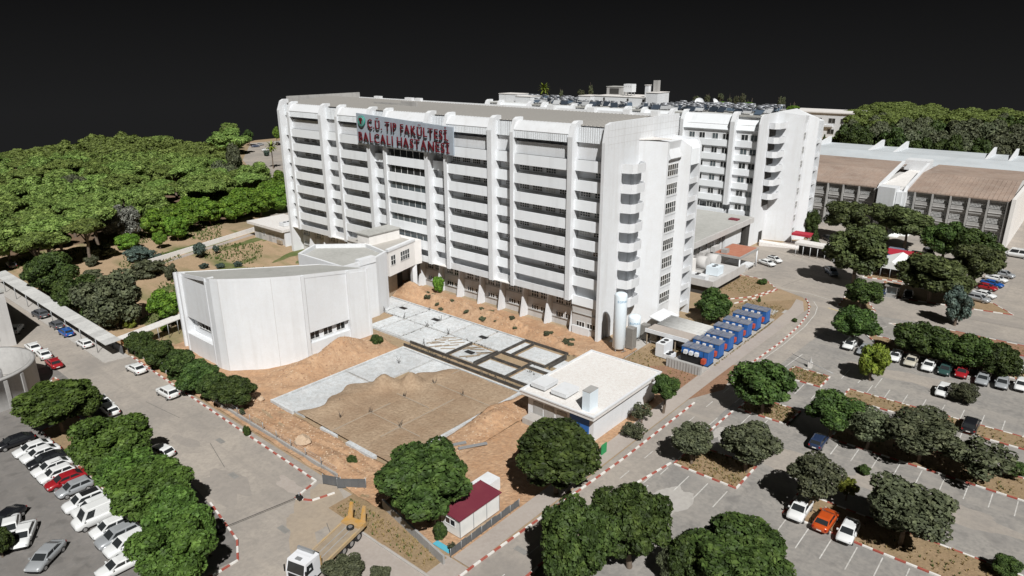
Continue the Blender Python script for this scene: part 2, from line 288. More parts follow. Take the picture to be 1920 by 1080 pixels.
# ================================================================== SETTING
def flat(name, poly, z, mt):
    o = MB().add([(p[0], p[1], z) for p in poly], [tuple(range(len(poly)))]).build(name, mt)
    if o.data.polygons[0].normal.z < 0: o.data.flip_normals()
    return tag(o, kind='structure')
edge = [(-520, 1330), (960, 1700), (2500, 1330), (2600, 420), (2300, 300), (1920, 252), (1600, 246), (1300, 232), (900, 226), (640, 240),
        (540, 257), (478, 263), (420, 281), (330, 281), (200, 286), (100, 303), (0, 318), (-520, 372)]
flat('ground', [at(*p)[:2] for p in edge], -0.012, M['ground'])
# asphalt: left road + apron, right road, car parks, forecourt of the second block
flat('road', [(-190, -57.4), (-190, -80.5), (-66, -80.5), (-66, -67.6), (-24, -67.6), (-7.5, -69.4), (0.4, -70.4), (3.2, -72), (2.6, -76), (-2, -82), (-6, -110), (28.6, -110),
              (28.6, 5), (29.5, 25), (30.5, 40), (33, 46.5), (43, 48.6), (130, 50), (130, 135), (52, 135), (52, 235), (-12, 235), (-12, 103), (8, 103), (3, 98), (-4, 82), (-3.2, 48), (9.4, 50.6), (14.2, 51.4), (20.2, 48.8), (23.6, 44), (22.9, 30), (22.9, -61), (6.5, -61), (6.5, -57.4)], 0.0, M['asph'])
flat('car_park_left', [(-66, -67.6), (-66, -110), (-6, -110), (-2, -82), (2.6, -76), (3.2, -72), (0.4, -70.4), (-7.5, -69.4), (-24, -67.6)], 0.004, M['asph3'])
flat('car_park_right', [(28.6, -110), (130, -110), (130, 50), (43, 48.6), (33, 46.5), (30.5, 40), (29.5, 25), (28.6, 5)], -0.004, M['asph2'])
flat('back_yard', [(-180, 60), (-96, 60), (-96, 245), (-12, 245), (-12, 103), (-3, 60), (-30, 26), (-96, 26), (-128, 14), (-180, 30)], -0.004, M['asph'])
flat('far_car_park', [at(*p)[:2] for p in [(455, 300), (470, 268), (545, 262), (640, 250), (640, 330), (500, 352)]], 0.004, M['asph'])
flat('garden_lawn', [(-150, -56.4), (-66, -56.4), (-56, -56.4), (-56, -22), (-98, 0.5), (-122, 8), (-150, -8)], 0.0, M['lawn'])
flat('forest_floor', [at(*p)[:2] for p in [(-500, 470), (60, 480), (190, 455), (260, 432), (400, 420), (540, 392), (540, 345), (440, 305), (330, 287), (200, 292), (100, 308), (0, 323), (-500, 378)]], -0.006, M['forestfloor'])
flat('sidewalk', [(20.3, -57.5), (22.7, -57.5), (22.9, 0), (23.3, 25), (23.4, 40), (21.2, 46), (19.6, 46.6), (20.6, 40.5), (20.9, 26), (20.3, 0)], 0.10, M['pave'])
flat('sidewalk_front', [(6.5, -61), (22.7, -61), (22.7, -57.6), (19.6, -57.6), (12.8, -61)], 0.008, M['pave'])
flat('sidewalk_front', [(9.4, -61), (22.7, -61), (22.7, -66.5), (12.8, -66.5)], 0.020, M['pave'])
flat('verge', [(3.2, -60.8), (19.8, -60.8), (19.8, -57.9), (12.6, -56.5), (3.2, -56.5)], 0.012, M['bed'])
flat('walkway_floor', [(-128, -61.4), (-60, -61.4), (-59.5, -57.4), (-128, -57.4)], 0.016, M['kgrey'])
flat('dirt_spill', [(22.9, -9.5), (18.4, -8.5), (12, -3), (19, 3), (24, 7.5), (24.6, 2), (25.6, -3)], 0.018, M['rubble'])
flat('generator_verge', [(8, 3.5), (20.3, 3.5), (20.9, 26), (20.6, 40.5), (19.6, 46.6), (10.9, 35.9), (7, 30)], 0.012, M['bed'])
flat('utility_yard', [(6.8, -10.5), (20.2, -10.5), (20.3, 3.4), (6.8, 3.4)], 0.006, M['bed'])
flat('service_pad', [(1.6, -4.4), (3.6, -5.2), (7.6, -3.0), (7.3, 7.6), (1.2, 7.6)], 0.05, M['kgrey'])
def blob(name, cx, cy, rx, ry, z, mt, seed, n=56, rot=0.0):
    R = random.Random(seed); ph = [R.uniform(0, 6.28) for _ in range(6)]; P = []
    for i in range(n):
        t = 2*math.pi*i/n; k = 1+sum(.16/(q+1)**.6*math.sin((q+2)*t+ph[q]) for q in range(6))+R.uniform(-.05, .05)
        x, y = rx*k*math.cos(t), ry*k*math.sin(t); P.append((cx+x*math.cos(rot)-y*math.sin(rot), cy+x*math.sin(rot)+y*math.cos(rot)))
    return flat(name, P, z, M[mt])
blob('dirt_track', 5.5, -60.8, 6.5, 2.6, 0.010, 'dust', 4, rot=-.2); blob('dirt_track', 4.0, -64.5, 5.2, 2.0, 0.014, 'dust', 9, rot=-.5); blob('dirt_track', 12, -65.5, 3.2, 1.3, 0.010, 'dust', 12)
blob('asphalt_patch', -10, -66.2, 4.5, 2.2, 0.006, 'patch', 5); blob('asphalt_patch', -24, -64.5, 3.2, .7, 0.006, 'patch', 6, rot=.15); blob('asphalt_patch', -4.2, -61.2, 2.2, 1.0, 0.006, 'pave', 7)
blob('asphalt_patch', 33, -24+3.8-14, 1.8, 4, 0.008, 'kgrey', 8); blob('asphalt_patch', 31.0, -15.5, .9, 2.4, 0.008, 'kgrey', 13); blob('asphalt_patch', 40, -17, 7, 2.6, 0.002, 'asph', 10); blob('asphalt_patch', 56, -15, 9, 2.2, 0.002, 'asph', 11, rot=.05); blob('asphalt_patch', 47, 20, 8, 2.4, 0.002, 'asph', 14); blob('asphalt_patch', 60, -37, 9, 2.5, 0.002, 'asph', 15)
blob('asphalt_patch', 60, 58, 12, 2.0, 0.006, 'patch', 16); blob('asphalt_patch', 22, 62, 5, 3, 0.006, 'patch', 17); blob('asphalt_patch', 10, 72, 6, 3.5, 0.006, 'patch', 18)
# ------------------------------------------------------------------ construction-site relief
def gauss(x, y, cx, cy, sx_, sy_, h): return h*np.exp(-((x-cx)/sx_)**2-((y-cy)/sy_)**2)
def vnoise(x, y, seed=0):
    r = np.random.RandomState(seed); z = np.zeros_like(x)
    for k in range(5):
        f = 0.25*1.9**k; a = 0.5/1.7**k
        for j in range(3):
            th = r.uniform(0, 6.28); ph = r.uniform(0, 6.28)
            z += a/2*np.sin(f*(x*math.cos(th)+y*math.sin(th))+ph+0.9*np.sin(0.6*f*(y*math.cos(th)-x*math.sin(th))))
    return z
def relief(name, x0, x1, y0, y1, step, fn, mt, keep=None):
    nx, ny = int((x1-x0)/step)+1, int((y1-y0)/step)+1
    X, Y = np.meshgrid(np.linspace(x0, x1, nx), np.linspace(y0, y1, ny)); Z = fn(X, Y)
    v = np.stack([X.ravel(), Y.ravel(), Z.ravel()], 1)
    idx = np.arange(nx*ny).reshape(ny, nx)
    f = np.stack([idx[:-1, :-1].ravel(), idx[:-1, 1:].ravel(), idx[1:, 1:].ravel(), idx[1:, :-1].ravel()], 1)
    if keep is not None:
        k = keep(X, Y); kk = (k[:-1, :-1] & k[1:, 1:] & k[:-1, 1:] & k[1:, :-1]).ravel(); f = f[kk]
    me = bpy.data.meshes.new(name); me.from_pydata(v.tolist(), [], f.tolist()); me.materials.append(mt)
    me.polygons.foreach_set('use_smooth', [True]*len(me.polygons)); me.update()
    o = bpy.data.objects.new(name, me); COL.objects.link(o); return tag(o, kind='structure')
def site_h(x, y):
    z = 0.16+0.15*vnoise(x*1.6, y*1.6, 3)+0.05*vnoise(x*5, y*5, 21)
    z = z+0.06*np.sin(2.2*(x*0.5-y*0.9)+1.5*np.sin(x*0.2))*(y < -45)
    z = np.maximum(z, 0.012)
    z = z+gauss(x, y, -45, -5.0, 3.6, 1.9, 2.7)+gauss(x, y, -33, -4.2, 13, 1.5, 1.8)+gauss(x, y, -16, -4.9, 10, 1.5, 1.5)+gauss(x, y, -6, -6.2, 4.5, 1.3, 1.0)
    z = z+gauss(x, y, -30.6, -33.5, 2.3, 4.6, 3.3)+gauss(x, y, -31.5, -25.5, 2.0, 3.0, 1.0)+gauss(x, y, -31.0, -42, 2.6, 5, 1.3)+gauss(x, y, -27.2, -30, 1.2, 4, 0.6)
    z = z+gauss(x, y, 1.5, -31, 1.5, 3, 1.6)+gauss(x, y, 4.2, -34, 2.0, 3.5, 1.1)+gauss(x, y, -3.5, -54.5, 2.5, 1.3, 0.9)+gauss(x, y, -49.5, -13.5, 3, 2, 1.2)
    for off in (-.95, .95):
        yc = -53.6+0.9*np.sin((x+6)*0.16)+off; z = z-0.16*np.exp(-((y-yc)/0.32)**2)*(x > -31)*(x < 2)+0.10*np.exp(-((y-yc-.55)/0.3)**2)*(x > -31)*(x < 2)
    rough = np.clip(z-.35, 0, .8)*0.42*vnoise(x*3.4, y*3.4, 9)+np.clip(z-.3, 0, .6)*0.22*vnoise(x*8, y*8, 14)+0.06*vnoise(x*7, y*7, 12); z = z+rough
    pit = ((x > -48.6) & (x < 4.2) & (y > -24.6) & (y < -7.6)) | ((x > -25.4) & (x < 2.6) & (y > -50.9) & (y < -24.6))
    return np.where(pit, -0.9, z)
relief('construction_dirt', -58, 7.5, -57.2, 1.6, 0.3, site_h, M['dirt'])
flat('site_ground_front', [(7.4, -56.5), (20.3, -57.5), (20.3, -10), (7.4, -10)], 0.03, M['dirt'])
# concrete foundation: every slab between the joints is a piece of its own
fnd = thing('foundation', None, None, (-24, -20, 0)); tag(fnd, kind='structure')
def slab(x0, x1, y0, y1, zt=0.22, name='slab', mt='slab'):
    MB().box(x0, y0, -0.95, x1, y1, zt).build(name, M[mt], fnd, off=(-24, -20, 0))
xs = [-48.2, -42.0, -35.6, -29.4, -23.2, -17.0]
for i in range(5):
    a, b = xs[i]+0.16, xs[i+1]-0.16
    slab(a, b, -14.7, -8.2, 0.22+0.02*(i % 2)); slab(max(a, -38.6) if i == 1 else a, b, -21.3, -15.0, 0.2+0.03*(i % 3)) if i > 0 else None
slab(-16.7, -10.6, -14.7, -8.2, 0.24); slab(-16.5, -11.2, -21.0, -15.5, 0.15)
slab(-10.0, -8.4, -14.3, -8.6, 0.05); slab(-7.4, -1.0, -13.8, -9.0, 0.12); slab(-9.8, -4.4, -17.2, -15.2, -0.02)
slab(-9.9, -3.8, -21.2, -18.2, 0.1); slab(-2.8, 2.0, -21.6, -17.0, 0.05); slab(-3.4, 1.6, -16.2, -14.9, 0.0); slab(0.2, 3.4, -13.6, -10.4, 0.1)
# trench walls of dark shuttering
def wallp(x0, y0, x1, y1, zt=0.5, t=0.14, name='trench_wall', mt='slabdark'):
    MB().box(min(x0, x1)-t/2, min(y0, y1)-t/2, -0.92, max(x0, x1)+t/2, max(y0, y1)+t/2, zt).build(name, M[mt], fnd, off=(-24, -20, 0))
for a in [(-26, -22.0, 2.4, -22.0), (-26, -23.5, 2.4, -23.5), (-10.35, -21.9, -10.35, -15.2), (-10.9, -21.2, -10.9, -15.2), (-10.3, -14.9, -10.3, -8.2), (-8.1, -14.5, -8.1, -8.4), (-9.9, -14.85, -0.8, -14.85),
          (-10.2, -17.6, -3.6, -17.6), (-3.3, -21.8, -3.3, -14.9), (-0.7, -14.6, -0.7, -8.6), (0.0, -14.4, 0.0, -9.6), (-3.3, -16.6, 2.2, -16.6), (-17.0, -21.6, -17.0, -15.2), (-10.3, -8.0, -0.8, -8.0)]: wallp(*a)
wallp(-48.3, -7.9, -10.4, -7.9, 0.36, 0.22, 'edge_beam', 'slab'); wallp(-38.4, -21.8, -26.4, -21.8, 0.36, 0.25, 'edge_beam', 'slab')
# second field: pale slabs on the left, earth-filled bays on the right
for (x0, x1, y0, y1) in [(-24.6, -17.2, -37.0, -24.9), (-24.6, -17.2, -50.4, -37.4), (-16.8, -10.6, -30.5, -24.9)]: slab(x0, x1, y0, y1, 0.30)
wallp(-24.9, -50.6, -24.9, -24.7, 0.52, 0.3, 'edge_beam', 'slab'); wallp(-24.9, -24.6, 2.2, -24.6, 0.46, 0.3, 'edge_beam', 'slab'); wallp(-24.9, -50.8, -19.5, -50.8, 0.55, 0.35, 'edge_beam', 'slab')
wallp(2.3, -50.5, 2.3, -24.7, 0.46, 0.5, 'edge_beam', 'slab'); wallp(-12.2, -50.8, -9.0, -50.8, 0.5, 0.4, 'edge_beam', 'slab'); wallp(-6.0, -50.8, -1.0, -50.8, 0.5, 0.7, 'edge_beam', 'slab')
for (x0, y0, x1, y1) in [(-10.4, -50.2, -10.4, -40.0), (-10.4, -36, -10.4, -25), (-4.0, -47, -4.0, -33), (-9.5, -31, 2, -31), (-12, -37.2, -5, -37.2), (-10, -43.6, 0, -43.6)]: wallp(x0, y0, x1, y1, 0.46, 0.15, 'ground_beam', 'dust')
flat('trench_floor', [(-26, -24.4), (2.2, -24.4), (2.2, -8.1), (-10.9, -8.1), (-10.9, -21.8), (-26, -21.8)], -0.55, M['grey'])
def fill_h(x, y):
    z = 0.42+0.06*vnoise(x*2, y*2, 5)+0.03*vnoise(x*7, y*7, 6)
    for c in (-10.4, -4.0): z = z-0.07*np.exp(-((x-c)/0.25)**2)
    for c in (-31, -37.2, -43.6): z = z-0.07*np.exp(-((y-c)/0.25)**2)
    z = z+gauss(x, y, -15.4, -36.8, 1.5, 1.7, 2.0)+gauss(x, y, -12.4, -34.0, 1.5, 1.7, 2.1)+gauss(x, y, -17.0, -41, 1.8, 4, 0.6)+gauss(x, y, -16.2, -46.5, 2, 3, 0.5)+gauss(x, y, -11.5, -28.2, 1.3, 2.2, 0.35)
    z = z+np.clip(z-.5, 0, .8)*0.30*vnoise(x*5, y*5, 4)
    left = -18.6+1.2*np.sin(y*0.5)+0.6*np.sin(y*1.3)+np.maximum(0, (y+38)*0.62)
    return z-np.clip((left-x)*0.7, -9, 1.6)*(x < left)
relief('soil_fill', -22, 2.0, -50.4, -24.9, 0.3, fill_h, M['sand'], keep=lambda X, Y: fill_h(X, Y) > 0.12)
# ------------------------------------------------------------------ road markings
mk = MB()
def line(x0, y0, x1, y1, w=0.12, mi=0):
    a = Vector((x0, y0)); b = Vector((x1, y1)); d = (b-a).normalized(); n = Vector((-d.y, d.x))*w/2
    mk.quad((*(a-n), 0.009), (*(b-n), 0.009), (*(b+n), 0.009), (*(a+n), 0.009), mi)
def bays(xa, n, y0, y1, step=2.5):
    for i in range(n): line(xa+i*step, y0, xa+i*step, y1)
bays(32.3, 3, -32.0, -28.0); bays(44.6, 14, -33.0, -28.6); bays(44.2, 16, -11.6, -8.0); bays(34.6, 5, 2.6, 7.0)
bays(38.9, 16, 1.0, 5.6); bays(38.5, 3, 12.8, 17.2); bays(43.0, 18, 9.6, 13.5); bays(41.5, 10, 26.5, 31.5, 2.5); bays(32.0, 2, -12.2, -8); bays(46.5, 14, -50, -45)
for k in range(7): line(28.7-0.15*k*0-0.0, -60+9*k, 28.7, -57+9*k, 0.13)
for y in range(-58, 6, 6): line(26.0, y, 26.0, y+2.2, 0.1)
for y in range(-40, 10, 5): line(29.4, y, 29.4, y+2.0, 0.12)
pts = [(25.7, 8), (26.3, 20), (26.3, 32), (25.6, 40), (24.6, 44.5), (22.8, 47.8)]
for a, b in zip(pts, pts[1:]): line(*a, *b, 0.13)
pts = [(14.6, 51.6), (20.6, 52.3), (27.8, 50.0)]
for a, b in zip(pts, pts[1:]): line(*a, *b, 0.14)
line(26.4, 45.6, 30.4, 44.4, 0.22, 1)
line(29.8, 9.5, 30.4, 18.5, 0.13); line(33.6, 28, 38.3, 42, 0.12)
tag(mk.build('road_markings', [M['linep'], M['liney']]), kind='structure')
# trench cover, tar joints
jn = MB()
for (a, b) in [((-40, -63), (-31, -62)), ((-21, -62.6), (-14, -64.3)), ((4, -62), (18, -68)), ((5, 60), (24, 78)), ((14, 53), (21, 92)), ((0, 84), (30, 70)), ((24, -5), (27, 12)), ((40, 56), (100, 60)), ((60, 70), (100, 85))]:
    a, b = Vector(a), Vector(b); d = (b-a).normalized(); n = Vector((-d.y, d.x))*0.04
    jn.quad((*(a-n), 0.012), (*(b-n), 0.012), (*(b+n), 0.012), (*(a+n), 0.012))
tag(jn.build('road_joints', M['tar']), kind='structure')
for i, (x, y) in enumerate([(-11.4, -64.5), (-20.5, -61.4), (2.6, -66.3), (31.8, 14.6), (30.9, 11.6), (25.0, -52)]):
    tag(MB().box(x-0.8, y-0.35, 0, x+0.8, y+0.35, 0.02).build('drain_grate', M['alu']), ['iron drain grate in the left road beside the striped kerb', 'iron drain grate farther up the left road near the hedge trees', 'iron drain grate in the road mouth by the site gate', 'drain grate in the car park entrance by the dry grass island', 'drain grate beside the bent barrier post at the car park entrance', 'drain cover in the right road beside the striped kerb near the cabin'][i], 'drain')
# ------------------------------------------------------------------ kerbs: alternating painted blocks
kb_r = MB().box(-0.49, -0.11, 0, 0.49, 0.11, 0.15).mesh('kerb_block', M['kred']); kb_w = MB().box(-0.49, -0.11, 0, 0.49, 0.11, 0.15).mesh('kerb_block', M['kwhite'])
kb_g = MB().box(-0.49, -0.11, 0, 0.49, 0.11, 0.14).mesh('kerb_block', M['kgrey'])
def kerb(pts, pitch=1.0, plain=False, ph=0, every=1):
    root = thing('kerb', None, None, (*pts[0], 0)); tag(root, kind='structure'); k = ph
    for a, b in zip(pts, pts[1:]):
        a, b = Vector(a), Vector(b); L = (b-a).length; n = max(1, round(L/pitch)); d = (b-a).normalized(); ang = math.atan2(d.y, d.x)
        for i in range(n):
            p = a+d*(L*(i+0.5)/n); me = kb_g if plain else (kb_r if (k//every) % 2 else kb_w); k += 1
            place(me, 'kerb_block', root, (p.x-pts[0][0], p.y-pts[0][1], 0), ang, (L/n, 1, 1))
def arc(cx, cy, r, a0, a1, n=8): return [(cx+r*math.cos(math.radians(a0+(a1-a0)*i/n)), cy+r*math.sin(math.radians(a0+(a1-a0)*i/n))) for i in range(n+1)]
kerb([(-59, -57.3), (-2.4, -58.6)])
kerb([(-2.4, -58.6), (-1.3, -62.3), (0.6, -61.2), (1.4, -58.6)])
kerb([(22.8, -61), (22.8, -57), (24.0, -30), (24.1, -10.0)])
kerb([(24.5, 1.5), (25.2, 12), (25.6, 22), (25.3, 32), (24.4, 40), (22.6, 45.4), (21.0, 48.2)])
kerb([(-8.2, -69.2), (0.4, -70.6), (3.4, -72.2), (3.6, -75), (2.2, -79), (0.2, -84)])
kerb([(27.9, -60), (28.1, -33.6), (29.2, -26.9)]); kerb([(29.4, -21.5), (29.6, -8.5)])
kerb([(10.5, 35.6), (12.6, 42), (14.1, 50.4)], 1.3)
kerb([(-128, -61.4), (-60, -61.4), (-59.4, -57.4)], 2, True); kerb([(6.5, -61.1), (22.7, -61.1)], 1.0, True)
kerb([(-6.8, -90), (-30, -91.5), (-40, -100)], 1.2, True)
# planted islands of the car park: dry bed with its painted kerb
def island(poly, z=0.10, mt='bed', pitch=1.05):
    flat('planting_bed', poly, z, M[mt]); kerb(list(poly)+[poly[0]], pitch)
island([(29.6, -26.8), (37.9, -26.8), (37.9, -20.6), (29.6, -20.9)]); island([(29.9, -7.6), (37.0, -7.6), (37.2, -2.4), (30.0, -2.4)])
island([(44.0, -28.0), (84, -28.0), (84, -22.6), (44.0, -22.6)]); island([(43.0, -7.6), (82, -7.6), (82, -2.2), (43.0, -2.2)])
island([(30.6, 7.4), (36.9, 7.4), (36.9, 12.2), (31.2, 12.4)]); island([(40.6, 5.9), (85, 5.9), (85, 9.6), (40.6, 9.6)])
island([(40, 30.5), (85, 30.5), (85, 35.5), (36, 35.5)]); 
island([(38.2, 43.8), (44, 42.0), (110, 42), (110, 46.5), (44, 47.5)], mt='rubble', pitch=1.6)
island([(27.6, 47.4), (34.4, 49.4), (31.8, 54.2), (27.0, 56)]); island([(30.5, 62.8), (38, 61.5), (56, 64.6), (52, 70), (31, 72)], mt='bed', pitch=1.6)
island([(26, 72), (34, 74), (34, 78), (27, 78)]); island([(3.4, 40.6), (8.7, 37.8), (11.6, 42), (13.8, 50.6), (9.6, 55.4), (3.6, 55.6)])
island([(-1.5, -84.5), (-6, -86), (-9.5, -95), (1.5, -95), (4, -80.5)]); island([(-26, -71.5), (-8.4, -71.5), (-1, -74.5), (-3.5, -76.3), (-42, -76.3), (-44, -71.5)])
island([(-52, -74.5), (-47, -70), (-52, -68.4), (-60, -69)]); island([(6.2, -75), (16, -73), (20, -78), (8, -80)])

# loose rubble and dry tufts nobody could count
def scatter(name, label, cat, spots, mk_, mt):
    V = []; F = []; nv = 0
    for x, y, z, s_ in spots:
        v, f = mk_(s_); V += [(x+a, y+b_, z+c) for a, b_, c in v]; F += [tuple(i+nv for i in q) for q in f]; nv += len(v)
    me = bpy.data.meshes.new(name); me.from_pydata(V, [], F); me.materials.append(mt); me.update(); o = bpy.data.objects.new(name, me); COL.objects.link(o); tag(o, label, cat, kind='stuff')
sc_ = random.Random(77)
def stone(s_):
    v = [(sc_.uniform(.6, 1)*s_*dx, sc_.uniform(.6, 1)*s_*dy, sc_.uniform(.4, .9)*s_*dz) for dx, dy, dz in ((1, 0, .1), (0, 1, .1), (-1, 0, .1), (0, -1, .1), (0.1, .1, 1))]
    return v, [(0, 1, 4), (1, 2, 4), (2, 3, 4), (3, 0, 4)]
def tuft(s_):
    v = []; f = []
    for k in range(5):
        a = sc_.uniform(0, 6.28); r_ = s_*sc_.uniform(.2, .6); b0 = len(v); w_ = s_*.22
        v += [(-math.sin(a)*w_, math.cos(a)*w_, 0), (math.sin(a)*w_, -math.cos(a)*w_, 0), (math.cos(a)*r_, math.sin(a)*r_, s_*sc_.uniform(.5, 1.1))]; f.append((b0, b0+1, b0+2))
    return v, f
sp = []
for i in range(2600):
    u = sc_.random()
    if u < .35: x, y = sc_.uniform(-34, 4), sc_.uniform(-56.5, -51)
    elif u < .6: x, y = sc_.gauss(-31, 2.5), sc_.gauss(-36, 7)
    elif u < .85: x, y = sc_.uniform(-47, 2), sc_.gauss(-4.5, 1.6)
    else: x, y = sc_.uniform(3, 7), sc_.uniform(-50, -26)
    sp.append((x, y, max(0.02, float(site_h(np.array([x]), np.array([y]))[0])-.02) if -58 < x < 7.4 else .03, sc_.uniform(.05, .22)))
db = []
for i in range(900):
    k = sc_.random()
    if k < .4: x, y = sc_.uniform(-26, 2.5), sc_.gauss(-22.8, .55)
    elif k < .6: x, y = sc_.choice([-48.2, -42, -35.6, -29.4, -23.2, -17, -10.5])+sc_.gauss(0, .25), sc_.uniform(-21.5, -8)
    elif k < .75: x, y = sc_.uniform(-48, -10), -14.85+sc_.gauss(0, .25)
    else: x, y = sc_.uniform(-11, 2.5), sc_.choice([-21.9, -17.6, -14.85, -8.0])+sc_.gauss(0, .2)
    db.append((x, y, .2 if k > .4 else sc_.uniform(-.6, .3), sc_.uniform(.05, .2)))
scatter('debris', 'dark broken debris along the slab joints and trenches', 'debris', db, stone, M['slabdark'])
scatter('rubble', 'loose pale rubble over the orange building site soil', 'rubble', sp[:1500], stone, M['rock']); scatter('clods', 'dark clods over the orange building site soil', 'soil', sp[1500:], stone, M['rubble'])
M['drygrass'] = mat('dry_grass_blades', (0.27, 0.20, 0.09), 0.9); M['greengrass'] = mat('green_grass_blades', (0.075, 0.11, 0.025), 0.9)
beds = [(29.8, 37.7, -26.6, -20.8), (44.2, 80, -27.8, -22.8), (43.2, 80, -7.4, -2.4), (30.2, 36.8, -7.4, -2.6), (31, 36.7, 7.6, 12), (41, 80, 6.1, 9.4), (40, 80, 30.7, 35.3), (46, 100, 42.3, 46), (20.2, 20.9, 4, 30), (8.5, 14, 3.8, 34), (4, 19, -60.6, -58), (7, 20, -10, 3), (4.2, 11, 42, 54), (-24, -8, -76, -71.7), (12, 20, 30, 40)]
gs = []
for i in range(6500):
    x0, x1, y0, y1 = sc_.choice(beds); gs.append((sc_.uniform(x0, x1), sc_.uniform(y0, y1), .08 if x0 > 28 or y1 < -70 else .02, sc_.uniform(.12, .4)))
scatter('dry_grass', 'dry tan grass tufts on the planted islands and verges', 'grass', gs[:5200], tuft, M['drygrass']); scatter('weed_tufts', 'green weed tufts among the dry grass of the verges', 'grass', gs[5200:], tuft, M['greengrass'])
lw = []
for i in range(9000):
    x, y = sc_.uniform(-148, -58), sc_.uniform(-55, 4)
    if y > -22+(x+56)*-0.55: continue
    if math.sin(x*.21+1.3*math.sin(y*.17))+math.sin(y*.3+x*.07) < .1: continue
    lw.append((x, y, .0, sc_.uniform(.25, .7)))
scatter('lawn_grass', 'patches of longer green grass on the worn lawn', 'grass', lw, tuft, M['greengrass'])

for i, (px, py, rx, ry) in enumerate([(470, 452, 9, 1.8), (395, 458, 11, 1.6), (330, 470, 8, 1.4), (545, 478, 6, 1.6), (575, 486, 4, 1.2), (322, 540, 5, 2.4), (300, 592, 6, 2.2), (262, 505, 7, 1.4), (440, 497, 8, 1.3), (520, 442, 6, 1.2)]):
    p = at(px, py); blob('lawn_strip', p.x, p.y, rx, ry, 0.006+0.0006*i, 'greenlawn', 40+i, rot=math.radians(108))
# ================================================================== BUILDINGS
WINM = {}
def win_mesh(w, h, n, rows=1, glass='glass', fm='frame', fr=0.07):
    """window in the local xz plane facing -y, origin at its bottom left corner"""
    k = (w, h, n, rows, glass, fm)
    if k in WINM: return WINM[k]
    b = MB(); b.box(0, -0.03, 0, w, -0.005, h, 1)
    b.box(0, -0.09, 0, w, 0.0, fr, 0); b.box(0, -0.09, h-fr, w, 0.0, h, 0)
    for i in range(n+1):
        x = (w-fr)*i/n; b.box(x, -0.085, fr, x+fr, -0.001, h-fr, 0)
    for j in range(1, rows):
        z = h*j/rows; b.box(fr, -0.08, z-fr/2, w-fr, -0.002, z+fr/2, 0)
    WINM[k] = b.mesh('window', [M[fm], M[glass]]); return WINM[k]
def window(parent, x, y, z, w, h, n=3, rows=1, rz=0.0, glass='glass', off=(0, 0, 0), fm='frame'):
    return place(win_mesh(w, h, n, rows, glass, fm), 'window', parent, (x-off[0], y-off[1], z-off[2]), rz)
rnd = random.Random(3)
def block(name, label, x0, shift_y, top, base_drop, bays, tops, sp, full):
    pass
# ---------------------------------------------------------------- main hospital block
HO = (-48, 0, 0)
H = thing('hospital_building', 'long white hospital slab with a red lettered sign and stacked end balconies', 'hospital', HO)
FIN = [(-97.8, -96.9), (-93.7, -92.8), (-80.6, -79.5), (-74.1, -73.2), (-63.0, -61.9), (-57.4, -56.5), (-44.2, -43.1), (-38.5, -37.6), (-26.5, -25.4), (-20.8, -20.0), (-7.6, -6.6), (-0.55, 0.0)]
def fin_prof(d, zb, top=38.9):
    return [(0.0, zb), (0.0, top-2.6), (0.9, top-0.4), (1.7, top), (d, top), (d, zb)]
for i, (a, b) in enumerate(FIN):
    zb = 0.0 if i in (0, 11) else 6.6
    if i == 11: continue
    MB().extr(fin_prof(3.0, zb, 39.3 if i == 0 else 38.9), 'x', a, b).build('fin', M['white'], H, off=HO)
BAY = [(FIN[i][1], FIN[i+1][0]) for i in range(11)]
TOPS = [32.45-3.52*k for k in range(7)]
PH = 1.92
pm = {}
